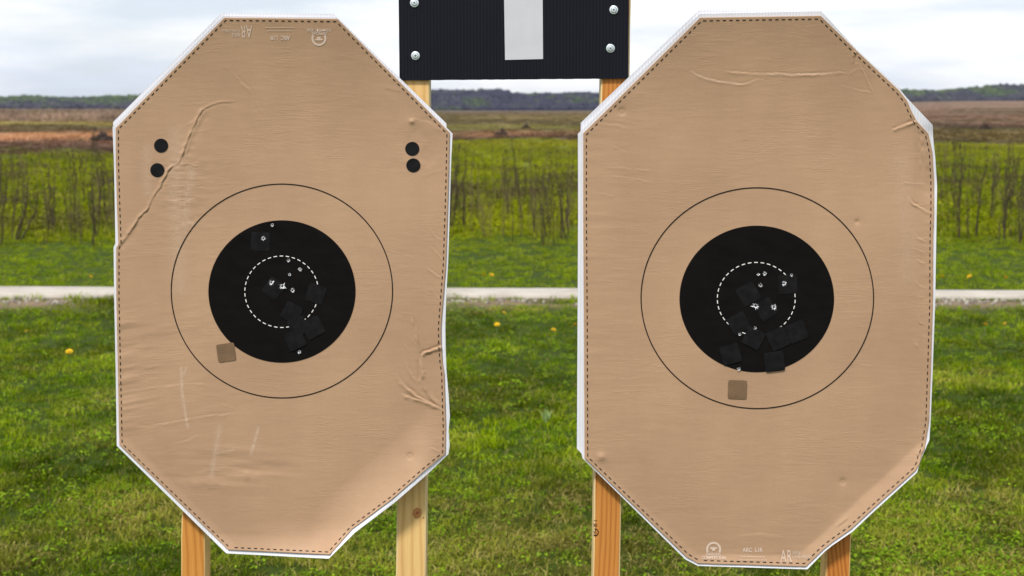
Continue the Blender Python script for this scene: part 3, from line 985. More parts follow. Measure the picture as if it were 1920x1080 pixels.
class Target:
    def __init__(s, label, sh, outline, boards, scuffs):
        s.sh = sh
        Lc, Rc = outline
        s.outline = Lc[::-1] + Rc[:]          # clockwise from bottom left up and round
        bx = (Lc[-1][0] + Rc[-1][0]) / 2; by = max(Lc[-1][1], Rc[-1][1])
        s.org = tuple(at(bx, by, Y0))
        s.root = empty('paper_target', s.org)
        tag(s.root, label, 'target', 'shooting targets on wooden stands')
        for k, (bl, br) in enumerate(boards):
            z0 = 2.0 + k * 3.9
            nm = 'backing_board'
            link(nm, board_mesh(nm, bl, br, sh, s.org, z0, z0 + 3.6), s.root)
        s.paper = link('paper_sheet', paper_mesh('paper_sheet', Lc, Rc, sh, s.org, scuffs), s.root)

    def pt(s, X, Y, off):
        X = np.asarray(X, float); Y = np.asarray(Y, float)
        z = s.sh.full(X, Y) + off
        return at(X, Y, Y0 - z * 0.001) - np.array(s.org)

    def add(s, name, X, Y, off, F, mats, MI=None, parent=None, smooth_shade=True):
        me = mesh_np(name, s.pt(X, Y, off), F, mats, MI, smooth_shade)
        return link(name, me, parent or s.paper)

    def disc(s, name, cx, cy, rx, ry, off, mat, nr=30, n=160, parent=None):
        X, Y, F = [cx], [cy], []
        for k in range(1, nr + 1):
            for i in range(n):
                a = 2 * math.pi * i / n
                X.append(cx + rx * k / nr * math.cos(a)); Y.append(cy + ry * k / nr * math.sin(a))
        for i in range(n):
            j = (i + 1) % n
            F.append((0, 1 + j, 1 + i))
            for k in range(nr - 1):
                F.append((1 + k * n + i, 1 + k * n + j, 1 + (k + 1) * n + j, 1 + (k + 1) * n + i))
        return s.add(name, X, Y, off, F, [mat], None, parent)

    def arc(s, X, Y, F, cx, cy, rx, ry, w, a0, a1, n):
        k = len(X)
        for i in range(n + 1):
            a = a0 + (a1 - a0) * i / n
            for q in (-w / 2, w / 2):
                X.append(cx + (rx + q) * math.cos(a)); Y.append(cy + (ry + q) * math.sin(a))
        for i in range(n):
            F.append((k + 2 * i, k + 2 * i + 2, k + 2 * i + 3, k + 2 * i + 1))

    def ring(s, name, cx, cy, rx, ry, w, off, mat):
        X, Y, F = [], [], []
        s.arc(X, Y, F, cx, cy, rx, ry, w, 0, 2 * math.pi, 260)
        return s.add(name, X, Y, off, F, [mat])

    def dashed_ring(s, name, cx, cy, rx, ry, w, off, mat, nd, frac):
        X, Y, F = [], [], []
        for k in range(nd):
            a = 2 * math.pi * k / nd + 0.03
            s.arc(X, Y, F, cx, cy, rx, ry, w, a, a + 2 * math.pi / nd * frac, 4)
        return s.add(name, X, Y, off, F, [mat])

    def border(s, inset, dash, period, w):
        p = np.array(s.outline, float); n = len(p)
        q = []
        for i in range(n):
            a, b, c = p[i - 1], p[i], p[(i + 1) % n]
            d1 = (b - a) / max(np.hypot(*(b - a)), 1e-6); d2 = (c - b) / max(np.hypot(*(c - b)), 1e-6)
            n1 = np.array([-d1[1], d1[0]]); n2 = np.array([-d2[1], d2[0]])
            m = n1 + n2; m /= max(np.hypot(*m), 1e-6)
            q.append(b + m * inset / max(0.5, float(m @ n1)))
        q = np.array(q + [q[0]])
        Ls = np.hypot(*(q[1:] - q[:-1]).T); cum = np.concatenate([[0], np.cumsum(Ls)])
        X, Y, F = [], [], []
        t = 3.0
        rr = random.Random(5)
        while t + dash < cum[-1]:
            k0 = len(X)
            for i in range(5):
                u = t + dash * i / 4
                x = np.interp(u, cum, q[:, 0]); y = np.interp(u, cum, q[:, 1])
                j = min(np.searchsorted(cum, u, 'right') - 1, len(Ls) - 1)
                d = (q[j + 1] - q[j]) / max(Ls[j], 1e-6)
                X += [x - d[1] * w / 2, x + d[1] * w / 2]; Y += [y + d[0] * w / 2, y - d[0] * w / 2]
            for i in range(4):
                F.append((k0 + 2 * i, k0 + 2 * i + 1, k0 + 2 * i + 3, k0 + 2 * i + 2))
            t += period
        return s.add('border_dashes', X, Y, 0.45, F, [M_LINE])

    def text(s, name, body, cx, cy, w, h, flip, mat, bold=0.0, shear=0.0):
        V, F = text_mesh2d(body, 1, bold)
        sx = w / (V[:, 0].max() - V[:, 0].min()); sy = h / (V[:, 1].max() - V[:, 1].min())
        k = -1 if flip else 1
        X = cx + k * sx * V[:, 0]; Y = cy - k * sy * V[:, 1]
        return s.add(name, X, Y, 0.5, F, [mat])

    def poly(s, X, Y, F, pts, cx, cy, k):
        i0 = len(X)
        for a, b in pts:
            X.append(cx + k * a); Y.append(cy + k * b)
        F.append(tuple(range(i0, i0 + len(pts))))

    def prints(s, cx, cy, flip, ey):
        """the printed marks of the sheet's foot: cx, cy centre of the code; ey, the marks' offsets"""
        k = -1 if flip else 1
        s.text('code_print', 'ARC  L1R', cx, cy, 38, 8.5, flip, M_PALEINK, 0.025)
        # emblem
        ex, eyy = cx - k * 73, cy - k * 1.0
        X, Y, F = [], [], []
        ga = math.pi if flip else 0.0
        s.arc(X, Y, F, ex, eyy, 12.2, 12.2, 3.8, math.radians(150) + ga, math.radians(390) + ga, 40)
        bird = [(0, -5.5), (1.5, -3.2), (4.5, -4.4), (8.2, -2.2), (4.8, -1.2), (2.6, 0.6), (3.6, 3.4), (0.6, 2.4), (-3.4, 3.8), (-2.4, 0.8), (-5.0, -1.0), (-8.2, -2.0), (-4.5, -4.4), (-1.5, -3.2)]
        s.poly(X, Y, F, bird, ex, eyy, k)
        s.add('emblem_print', X, Y, 0.5, F, [M_PALEINK])
        s.text('emblem_lettering', 'OFFICIAL', ex, eyy + k * 9.3, 29, 5.2, flip, M_WHITEINK if False else M_PALEINK, 0.03)
        s.text('emblem_lettering', 'COMPETITION', ex, eyy + k * 15.6, 45, 5.4, flip, M_PALEINK, 0.03)
        # AR mark
        ax, ay = cx + k * 58, cy + k * 11.5
        s.text('logo_print', 'A', ax, ay, 11.5, 23, flip, M_PALEINK, 0.0)
        s.text('logo_print', 'R', ax + k * 11.5, ay, 8.5, 22, flip, M_PALEINK, 0.0)
        s.text('logo_print', 'RIFLE', ax + k * 25, ay - k * 6, 15, 6.2, flip, M_PALEINK, 0.01)
        s.text('logo_print', 'CHALLENGE', ax + k * 34, ay + k * 1.5, 34, 6.0, flip, M_PALEINK, 0.0)
        # tiny unreadable lines under the code
        X, Y, F = [], [], []
        rr = random.Random(3)
        for ln, (yy, w) in enumerate(((13.2, 44), (19.2, 52))):
            x = -w / 2
            while x < w / 2:
                l = rr.uniform(1.0, 3.2)
                s.poly(X, Y, F, [(x, yy - 1.1), (x + l, yy - 1.1), (x + l, yy + 0.9), (x, yy + 0.9)], cx, cy, k)
                x += l + rr.uniform(0.7, 1.6)
        s.add('small_print', X, Y, 0.5, F, [M_PALEINK2])

    def paster(s, cx, cy, size, rot, off, mat, name='paster', rnd=0.16, label=None):
        n = 9
        g = np.linspace(-1, 1, n)
        A, B = np.meshgrid(g, g)
        # rounded square
        c = 1 - rnd
        dx = np.maximum(np.abs(A) - c, 0); dy = np.maximum(np.abs(B) - c, 0)
        l = np.hypot(dx, dy); f = np.where(l > rnd, rnd / np.maximum(l, 1e-6), 1)
        A2 = np.where(np.abs(A) > c, np.sign(A) * (c + dx * f), A); B2 = np.where(np.abs(B) > c, np.sign(B) * (c + dy * f), B)
        ca, sa = math.cos(math.radians(rot)), math.sin(math.radians(rot))
        X = cx + size / 2 * (A2 * ca - B2 * sa); Y = cy + size / 2 * (A2 * sa + B2 * ca)
        edge = (np.maximum(np.abs(A), np.abs(B)) > 0.99)
        offs = np.where(edge, off - 0.12, off) + 0.10 * (vnoise(A * 1.7 + cx, B * 1.7 + cy, 3) - 0.5)
        idx = np.arange(n * n).reshape(n, n)
        F = list(np.stack([idx[:-1, :-1], idx[1:, :-1], idx[1:, 1:], idx[:-1, 1:]], -1).reshape(-1, 4))
        o = s.add(name, X.reshape(-1), Y.reshape(-1), offs.reshape(-1), F, [mat], None, s.root)
        if label: o['label'] = label
        return o

    def hole(s, cx, cy, r, seed, ragged=1.0):
        rr = random.Random(seed); r = r * rr.uniform(0.72, 0.98)
        n = 18
        X, Y, Z, F = [], [], [], []
        for i in range(n):
            a = 2 * math.pi * i / n + rr.uniform(-.12, .12)
            w = rr.uniform(0.12, 0.30)
            r0 = r * rr.uniform(0.34, 0.5); r1 = r * rr.uniform(0.7, 1.0 + 0.45 * ragged)
            k = len(X)
            for (aa, q, z) in ((a - w, r0, 1.2), (a + w, r0, 1.2), (a + rr.uniform(-.3, .3), r1, rr.uniform(1.4, 2.6)), (a + rr.uniform(-.2, .2), (r0 + r1) / 2, rr.uniform(1.6, 2.8))):
                X.append(cx + q * math.cos(aa)); Y.append(cy + q * math.sin(aa)); Z.append(z)
            F += [(k, k + 2, k + 3), (k + 2, k + 1, k + 3), (k, k + 3, k + 1)]
        o = s.add('bullet_hole', X, Y, np.array(Z), F, [M_TORN], None, s.root, False)
        X, Y, F = [cx], [cy], []
        for i in range(12):
            a = 2 * math.pi * i / 12
            X.append(cx + r * 0.55 * math.cos(a)); Y.append(cy + r * 0.55 * math.sin(a))
        F = [(0, 1 + (i + 1) % 12, 1 + i) for i in range(12)]
        s.add('hole_centre', X, Y, 1.05, F, [M_HOLE], None, o)  # flat black disc paints the shade inside the hole
        return o


M_PALEINK2 = plain('faint_pale_ink', (0.54, 0.40, 0.29), 0.7, 0.2)


# ---------------- left target
def curl_left(X, Y):
    z = 17.0 * (1 - np.clip((Y - 34) / 260, 0, 1)) ** 2
    t = edge_in(X, Y, (836, 850), (618, 1042))
    z = z + 19.0 * (1 - np.clip(t / 85, 0, 1)) ** 1.8 * smooth(842, 770, X) * smooth(560, 640, X)
    t = edge_in(X, Y, (618, 1042), (424, 1034))
    z = z + 16.0 * (1 - np.clip(t / 62, 0, 1)) ** 2 * smooth(430, 600, X)
    z = z + 4.5 * (1 - np.clip(t / 34, 0, 1)) ** 1.5 * smooth(620, 430, X)
    t = edge_in(X, Y, (424, 1034), (222, 836))
    z = z + 3.0 * (1 - np.clip(t / 24, 0, 1)) ** 1.6
    z = z + 2.5 * (1 - np.clip((840 - X) / 55, 0, 1)) ** 2 * smooth(240, 330, Y)
    return z


def rip_left(X, Y):
    e = np.exp(-np.clip(X - 222, 0, None) / 75) * smooth(540, 620, Y) * smooth(850, 780, Y)
    z = 2.6 * (fnoise(X / 80, Y / 13 + X / 70, 141, 2) - 0.5) * e
    e2 = np.exp(-(((X - 430) / 110) ** 2 + ((Y - 880) / 34) ** 2))
    z = z + 3.4 * (fnoise(X / 130, Y / 18 - X / 260, 143, 2) - 0.5) * e2
    e3 = np.exp(-(((X - 790) / 45) ** 2 + ((Y - 285) / 50) ** 2))
    z = z + 2.2 * (fnoise(X / 26 + Y / 60, Y / 30 - X / 40, 145, 2) - 0.5) * e3
    e4 = np.exp(-(((X - 345) / 55) ** 2 + ((Y - 350) / 95) ** 2))
    z = z + 0.9 * (fnoise(X / 18, Y / 7, 147, 2) - 0.5) * e4
    return z


CL = [
    ([(445, 190), (412, 193), (392, 200), (380, 207), (366, 228), (357, 250), (349, 270), (342, 290), (333, 308), (320, 314), (313, 322), (300, 350), (285, 375), (274, 394), (262, 408), (247, 430), (231, 452), (219, 462)], 3.0, 2.0, 0.7),
    ([(390, 202), (368, 236), (352, 275), (340, 300)], 1.1, 6.0, 1.2),
    ([(262, 410), (245, 437), (228, 456), (219, 464)], 1.1, 5.0, 1.2),
    ([(350, 236), (365, 226), (380, 222)], 0.6, 2.4, 0.4), ([(330, 280), (350, 268), (362, 255)], 0.5, 2.2, 0.4), ([(358, 192), (378, 196), (392, 190)], 0.5, 2.4, 0.3),
    ([(440, 140), (452, 155), (464, 166), (476, 180)], 1.0, 2.6, 0.6), ([(480, 188), (488, 206), (500, 216)], 0.5, 2.4, 0.5), ([(418, 122), (442, 142)], 0.4, 2.2, 0.4),
    ([(375, 312), (352, 308), (330, 310)], 0.6, 2.2, 0.4), ([(352, 365), (346, 330), (356, 300)], 0.35, 2.2, 0.3),
    # right side
    ([(750, 586), (764, 586), (776, 588)], 0.8, 2.2, 0.5),
    ([(771, 590), (776, 606), (781, 622), (785, 640), (788, 656), (790, 670)], 2.2, 2.4, 0.8),
    ([(790, 670), (795, 661), (808, 657), (820, 654), (831, 648)], 4.6, 2.6, 0.9),
    ([(790, 668), (788, 685), (790, 708), (796, 730), (810, 752), (828, 768)], 3.6, 3.6, -0.9),
    ([(745, 704), (752, 718), (762, 727), (780, 741), (800, 753), (829, 768)], 3.8, 2.6, 0.9),
    ([(752, 738), (762, 744), (780, 749), (800, 755), (829, 769)], 3.2, 2.4, 0.8),
    ([(758, 672), (764, 690), (772, 706), (784, 718)], 1.7, 2.4, 0.6), ([(770, 632), (778, 645)], 0.8, 2.0, 0.5), ([(760, 645), (768, 662)], 0.7, 2.0, 0.5),
    ([(801, 503), (812, 510), (826, 521)], 1.0, 2.2, 0.7), ([(806, 462), (818, 472), (831, 490)], 1.0, 2.2, 0.7), ([(806, 428), (814, 440), (828, 452)], 0.7, 2.0, 0.6),
    ([(807, 538), (814, 550), (824, 563)], 0.9, 2.2, 0.6), ([(800, 520), (808, 530)], 0.5, 2.0, 0.5), ([(815, 395), (823, 407)], 0.5, 2.0, 0.5),
    ([(728, 470), (752, 476), (784, 486)], 0.5, 2.0, 0.4), ([(735, 595), (768, 600)], 0.45, 2.0, 0.4), ([(780, 610), (792, 640), (800, 655)], 0.5, 3.0, 0.6),
    # low left
    ([(248, 734), (290, 727), (320, 722), (360, 720), (398, 721)], 0.45, 2.2, 0.8), ([(236, 800), (270, 799), (310, 796), (345, 788), (385, 780), (455, 775)], 0.55, 2.2, 0.9),
    ([(325, 834), (350, 826), (377, 815)], 0.5, 2.4, 0.8), ([(400, 852), (425, 850), (446, 842)], 0.5, 2.2, 0.5), ([(310, 845), (335, 842)], 0.4, 2.4, 0.5), ([(415, 758), (440, 766)], 0.35, 2.0, 0.4),
    ([(360, 888), (420, 880), (500, 893)], 0.8, 8.0, 1.2), ([(350, 905), (400, 905), (450, 915)], 0.7, 8.0, 1.2), ([(395, 860), (440, 872), (510, 880)], 0.5, 7.0, 1.1),
    ([(775, 803), (800, 801)], 0.5, 1.8, 0.4), ([(805, 838), (825, 848)], 0.7, 2.0, 0.6), ([(790, 330), (812, 322), (835, 318)], 0.5, 2.4, 0.5),
    ([(770, 222), (800, 228), (832, 248)], 0.8, 5.0, 0.6), ([(720, 165), (735, 170), (755, 172)], 0.8, 4.0, -0.6),
]
for k in range(26):      # short hairline creases left of the rings
    r = random.Random(400 + k)
    x = r.uniform(228, 420); y = r.uniform(190, 720); l = r.uniform(18, 48)
    CL.append(([(x, y), (x + l * .5, y + r.uniform(-2, 3)), (x + l, y + r.uniform(-4, 5))], r.uniform(0.18, 0.4), 1.9, 0.4))
sh_l = Sheet(CL, curl_left, [(772, 228, 1.8, 4.5), (769, 855, -2.2, 4.5)], [rip_left])
LP_L = [(421, 33), (217, 240), (217, 300), (219.5, 390), (222, 457), (218, 465), (218, 560), (221, 700), (224, 834), (428, 1031)]
LP_R = [(632.5, 35.5), (843, 248.5), (842, 300), (840, 380), (836, 497), (831.5, 555), (827, 613), (827.5, 648), (830, 680), (833, 700), (835, 768), (836, 800), (835, 851), (797, 882), (735, 936), (660, 992), (618, 1040)]
LB2 = ([(418, 30), (211, 238), (213.5, 300), (215.5, 390), (217, 455), (213, 463), (214, 560), (217, 700), (219, 836), (424, 1037.5)],
       [(632, 33), (848.5, 250.7), (846, 300), (843.7, 380), (840, 497), (836.5, 555), (835, 613), (835.5, 652), (837, 695), (841, 740), (843.5, 780), (841, 808), (843, 835), (841, 851), (804, 887), (740, 942.5), (665, 999), (616.5, 1047.5)])
LB1 = ([(415, 24.5), (212, 229), (213, 245), (222, 830), (430, 1030)], [(626, 26), (836.8, 231.5), (837.5, 260), (830, 500), (826, 840), (612, 1038)])
scl_ = [([(340, 690), (341, 730), (347, 775), (352, 800)], 2.6, 0.9), ([(345, 700), (349, 690)], 2.0, 0.7), ([(484, 802), (478, 826), (470, 852)], 2.4, 0.9), ([(412, 800), (404, 850), (396, 890)], 4.5, 0.55),
        ([(330, 250), (328, 330), (332, 430), (336, 540)], 14, 0.32), ([(358, 320), (350, 380), (345, 430)], 9, 0.4), ([(275, 280), (276, 360)], 9, 0.3), ([(353, 417), (361, 420)], 3.2, 0.9), ([(400, 850), (440, 842)], 1.5, 0.6)]
T = Target('tan octagon paper target with four round black dots and heavy creases', sh_l, (LP_L, LP_R), [LB2, LB1], scl_)
T.border(5.0, 6.2, 12.1, 1.75)
T.ring('scoring_ring', 528.5, 545.5, 207.5, 200.5, 2.0, 0.5, M_LINE)
T.disc('bullseye', 528.7, 546.5, 138, 133.5, 0.45, M_BLACK)
T.dashed_ring('inner_ring', 528, 547, 69, 67, 1.45, 0.75, M_WHITEINK, 38, 0.56)
T.prints(525, 71, True, 0)
for (x, y) in ((302, 273), (295, 319), (773, 279), (775, 310)):
    T.disc('round_paster', x, y, 13.3, 13.1, 0.6, M_PASTER_D, 5, 36, T.root)
for k, (x, y, sz, ro) in enumerate([(488, 453, 35, 1), (513, 541, 33, 38), (592, 551, 34, 18), (547, 586, 34, 27), (587, 614, 36, -28), (559, 612, 33, -22), (553, 637, 35, -24)]):
    T.paster(x, y, sz, ro, 1.0 + 0.12 * k, M_PASTER_K, 'square_paster')
T.paster(424, 661, 34, -8, 0.9, M_PASTER_B, 'square_paster', label='brown square paster below left of the bullseye').rotation_euler = (0, 0, 0)
for k, (x, y, r_, g_) in enumerate([(510.6, 422, 3.9, 0.6), (494, 447, 5.2, 0.5), (540.6, 488, 4.2, 0.6), (562.5, 505, 4.6, 0.9), (542.8, 514.7, 4.0, 0.4), (508.6, 530, 5.4, 1.5), (529.4, 537, 5.8, 1.5), (548.6, 544.4, 5.4, 0.8), (561.4, 660, 4.5, 0.7)]):
    T.hole(x, y, r_, 500 + k, g_)


# ---------------- right target
def curl_right(X, Y):
    z = 17.0 * (1 - np.clip((Y - 30) / 260, 0, 1)) ** 2
    soft = lambda v: 0.5 * (v + np.sqrt(v * v + 9.0)) - 0.0
    # bottom strip and lower right strip are folded forward along a clear line
    t1 = edge_in(X, Y, (1511, 1063), (1309, 1058)) + 6 * (fnoise(X / 60, X * 0, 151) - 0.5)
    t2 = edge_in(X, Y, (1726, 868), (1511, 1063)) + 6 * (fnoise(X / 50, Y / 50, 153) - 0.5)
    f1 = soft(20 - t1) * smooth(1290, 1350, X)
    f2 = soft(27 - t2)
    z = z + 0.33 * np.maximum(f1, f2) * 0.75
    t3 = 1747 - 4 * smooth(500, 850, Y) - X
    z = z + 0.10 * soft(26 - t3) * smooth(380, 480, Y) * 0.75
    z = z - 0.16 * soft(34 - t3) * smooth(225, 255, Y) * smooth(400, 330, Y) * 0.75
    t4 = edge_in(X, Y, (1309, 1058), (1096, 862))
    z = z + 0.12 * soft(12 - t4)
    return z


def rip_right(X, Y):
    e = np.exp(-np.clip(X - 1096, 0, None) / 70)
    z = 0.7 * (fnoise(X / 90, Y / 13, 161, 2) - 0.5) * e
    e = np.exp(-np.clip(1745 - X, 0, None) / 22) * smooth(280, 340, Y) * smooth(860, 800, Y)
    z = z + 1.0 * (fnoise(X / 26, Y / 14 - X / 50, 163, 2) - 0.5) * e
    e = np.exp(-np.clip(1050 - Y, 0, None) / 45)
    z = z + 0.8 * (fnoise(X / 70, Y / 10, 165, 2) - 0.5) * e
    return z


CR = [
    ([(1249, 126), (1272, 128), (1296, 127)], 0.5, 2.2, 0.5), ([(1294, 133), (1306, 140), (1320, 146), (1346, 154), (1388, 158), (1415, 152), (1436, 144)], 0.9, 2.0, 0.8),
    ([(1350, 134), (1380, 136), (1410, 139), (1440, 138), (1500, 141), (1540, 139), (1575, 136), (1600, 137)], 1.2, 2.2, 0.9), ([(1592, 138), (1600, 133), (1609, 129)], 1.2, 2.2, 0.8),
    ([(1601, 120), (1600, 108), (1606, 96)], 1.5, 2.6, -0.9), ([(1594, 104), (1598, 122)], 0.8, 2.2, 0.7), ([(1613, 122), (1622, 140), (1632, 160), (1637, 174)], 1.0, 2.2, 0.8), ([(1576, 160), (1600, 167), (1636, 174)], 0.7, 2.0, 0.7),
    ([(1672, 245), (1685, 239), (1700, 233), (1722, 227)], 3.2, 2.4, 0.9), ([(1719, 227), (1728, 262), (1733, 310), (1736, 345)], 1.8, 6.0, -0.9),
    ([(1120, 232), (1155, 233), (1178, 240)], 0.6, 2.6, 0.8), ([(1152, 225), (1175, 228), (1196, 232)], 0.4, 2.2, 0.5), ([(1150, 274), (1162, 281), (1176, 287)], 0.6, 2.2, 0.7),
    ([(1127, 314), (1170, 316), (1224, 320)], 0.5, 2.0, 0.6), ([(1142, 330), (1180, 335), (1228, 341)], 0.5, 2.0, 0.6), ([(1120, 362), (1152, 367)], 0.4, 2.0, 0.5), ([(1140, 366), (1148, 367), (1152, 367)], 0.5, 2.0, 0.5),
    ([(1693, 340), (1712, 345), (1738, 346)], 0.7, 2.0, 0.6), ([(1702, 368), (1712, 382), (1730, 392), (1747, 401)], 2.0, 2.2, 0.9), ([(1712, 385), (1730, 384), (1744, 380)], 0.6, 2.2, 0.6),
    ([(1715, 434), (1722, 446), (1736, 453)], 1.0, 2.0, 0.8), ([(1713, 465), (1724, 470), (1734, 476)], 0.6, 2.0, 0.6), ([(1717, 486), (1726, 490), (1738, 494)], 0.7, 2.0, 0.7), ([(1716, 526), (1724, 536), (1740, 540)], 0.9, 2.0, 0.7),
    ([(1716, 548), (1724, 555), (1732, 560)], 0.6, 2.0, 0.6), ([(1718, 590), (1722, 606), (1732, 612)], 0.9, 2.0, -0.7), ([(1714, 640), (1722, 650)], 0.5, 2.0, 0.5), ([(1700, 700), (1722, 698)], 0.4, 2.0, 0.5),
    ([(1722, 440), (1723, 560), (1722, 700), (1720, 852)], 0.5, 3.0, 0.5),
    ([(1380, 1005), (1420, 1002), (1470, 1008)], 0.5, 3.5, 0.6), ([(1365, 1040), (1400, 1044), (1440, 1046)], 0.6, 2.6, 0.7),
    ([(1566, 992), (1580, 980), (1592, 972)], 1.0, 2.6, -0.8), ([(1598, 680), (1640, 688)], 0.3, 2.0, 0.4), ([(1716, 856), (1726, 850), (1731, 845)], 1.6, 2.4, -0.8),
]
for k in range(30):
    r = random.Random(600 + k)
    x = r.choice([r.uniform(1110, 1250), r.uniform(1180, 1700)]); y = r.choice([r.uniform(90, 340), r.uniform(90, 340), r.uniform(700, 1020)]); l = r.uniform(18, 55)
    CR.append(([(x, y), (x + l * .5, y + r.uniform(-2, 2)), (x + l, y + r.uniform(-3, 3))], r.uniform(0.15, 0.32), 1.9, 0.4))
sh_r = Sheet(CR, curl_right, [(1607, 416, -1.2, 4.0), (1580, 903, -1.6, 5.0), (1128, 857, 1.8, 7.0), (1166, 209, -1.6, 6.0)], [rip_right])
RP_L = [(1313, 33), (1093.5, 250), (1093.5, 400), (1095, 600), (1096, 859), (1287, 1044), (1309, 1056.5)]
RP_R = [(1538.6, 29.5), (1606, 95), (1685, 169), (1701, 189), (1708, 206), (1719, 227), (1741, 251), (1748.5, 285), (1751.5, 338), (1751.5, 400), (1750, 440), (1749.5, 480), (1749.5, 560), (1745.5, 690), (1742, 790), (1734, 840), (1727, 857), (1725, 868), (1717, 882), (1639, 952), (1596, 992), (1559, 1018), (1544, 1030), (1511, 1062.5)]
RB2 = ([(1312, 26), (1083.6, 251), (1084, 400), (1083, 600), (1081.7, 841), (1090, 850), (1092, 859), (1285, 1049), (1308.5, 1061)],
       [(1540, 21), (1607, 93.5), (1687, 167), (1700, 183), (1749, 234.7), (1749.5, 256), (1754, 300), (1757, 350), (1756, 410), (1755, 480), (1753.7, 560), (1749, 690), (1745, 790), (1742.5, 825), (1728, 858), (1719.5, 886), (1641, 957), (1598.5, 997), (1561, 1022.5), (1546.6, 1034), (1514, 1067.5)])
RB1 = ([(1310, 19.5), (1089, 230.5), (1089, 260), (1100, 850), (1310, 1050)], [(1537, 19.5), (1600, 88), (1735, 235), (1735, 820), (1505, 1055)])
scr_ = [([(1296, 134), (1330, 150), (1390, 158)], 1.6, 0.7), ([(1690, 300), (1700, 420), (1700, 520)], 16, 0.22), ([(1440, 139), (1560, 138)], 1.5, 0.6)]
T2 = Target('tan octagon paper target without corner dots, thicker white board edges', sh_r, (RP_L, RP_R), [RB2, RB1], scr_)
T2.border(6.0, 6.4, 12.3, 1.75)
T2.ring('scoring_ring', 1420, 559, 218, 207, 2.1, 0.5, M_LINE)
T2.disc('bullseye', 1419, 560.5, 145, 137.5, 0.45, M_BLACK)
T2.dashed_ring('inner_ring', 1418, 560, 73, 68, 1.5, 0.75, M_WHITEINK, 38, 0.56)
T2.prints(1411, 1031, False, 0)
for k, (x, y, sz, ro) in enumerate([(1403, 551, 37, 28), (1477, 533, 36, 3), (1436, 580, 35, 34), (1385, 606, 35, 28), (1494, 622, 36, 22), (1459, 635, 37, 24), (1413, 634, 35, -28), (1370, 664, 36, 15), (1452, 678, 37, 7)]):
    T2.paster(x, y, sz, -ro if k not in (6,) else -ro, 1.0 + 0.12 * k, M_PASTER_K, 'square_paster')
T2.paster(1382.7, 730.7, 35.5, 2, 0.9, M_PASTER_B, 'square_paster', label='brown square paster below the bullseye')
for k, (x, y, r_, g_) in enumerate([(1422, 514.3, 4.2, 0.5), (1434.3, 513, 4.3, 0.7), (1426, 534.7, 4.7, 0.4), (1484.3, 515.7, 4.5, 0.6), (1470, 531.7, 4.8, 0.9), (1416.7, 573.5, 6.3, 1.6), (1451.3, 576, 5.8, 1.0), (1415.7, 614.7, 4.4, 0.6), (1387.3, 627, 4.4, 0.6), (1385.3, 692, 4.2, 0.6)]):
    T2.hole(x, y, r_, 700 + k, g_)

# ================================================================== NUMBER SIGN
YS = Y0 + 0.0098
sign_o = tuple(at(963, 149, YS))
sign = empty('number_sign', sign_o)
tag(sign, 'black fluted plastic sign with pale numeral bar, screwed between two posts', 'sign')


def sign_panel():
    n = 288
    top = -300
    s = np.linspace(0, 1, n)
    xt = 744 + (1181 - 744) * s; xb = 749 + (1178 - 749) * s
    yb = 150.8 - 3.6 * s + 0.5 * (vnoise(s * 40, s * 0, 3) - 0.5)
    rows = []
    for t in (0, 0.25, 0.5, 0.75, 1.0):
        x = xt * (1 - t) + xb * t; y = top * (1 - t) + yb * t
        P = at(x, y, YS)
        P[:, 1] += -0.00010 * np.sin(np.arange(n) / 4.0 * 2 * math.pi) + 0.0004 * (vnoise(s * 6, s * 0 + t * 3, 5) - 0.5)
        rows.append(P)
    f = np.stack(rows) - np.array(sign_o)
    b = f.copy(); b[..., 1] += 0.004
    ny, nx, _ = f.shape
    idx = np.arange(nx * ny).reshape(ny, nx); o = nx * ny
    F = list(np.stack([idx[:-1, :-1], idx[1:, :-1], idx[1:, 1:], idx[:-1, 1:]], -1).reshape(-1, 4))
    F += list(np.stack([idx[:-1, :-1], idx[:-1, 1:], idx[1:, 1:], idx[1:, :-1]], -1).reshape(-1, 4) + o)
    V = np.concatenate([f.reshape(-1, 3), b.reshape(-1, 3)])
    loop = list(idx[0, :]) + list(idx[1:, -1]) + list(idx[-1, -2::-1]) + list(idx[-2:0:-1, 0])
    k = len(V); V = np.concatenate([V, V[loop], V[[i + o for i in loop]]]); m = len(loop)
    F += [(k + i, k + (i + 1) % m, k + m + (i + 1) % m, k + m + i) for i in range(m)]
    link('panel', mesh_np('panel', V, F, [M_SIGN]), sign)
    # numeral: bar with a flag at its top, above the frame
    out = [(941.5, -215), (1016, -215), (1018.2, 110.6), (947, 112.4), (943.2, -120), (905, -95), (902, -140)]
    P = at([p[0] for p in out], [p[1] for p in out], YS - 0.0009) - np.array(sign_o)
    Q = P.copy(); Q[:, 1] += 0.0006
    m = len(out)
    F = [tuple(range(m))[::-1], tuple(range(m, 2 * m))] + [(i, (i + 1) % m, m + (i + 1) % m, m + i) for i in range(m)]
    link('numeral', mesh_np('numeral', np.concatenate([P, Q]), F, [M_TAPE], None, False), sign)


sign_panel()


def lathe(prof, n=28):
    V, F = [], []
    for (r, d) in prof:
        for i in range(n):
            a = 2 * math.pi * i / n
            V.append((r * math.cos(a), -d, r * math.sin(a)))
    for k in range(len(prof) - 1):
        for i in range(n):
            j = (i + 1) % n
            F.append((k * n + i, (k + 1) * n + i, (k + 1) * n + j, k * n + j))
    F.append(tuple((len(prof) - 1) * n + i for i in range(n))[::-1])
    return V, F


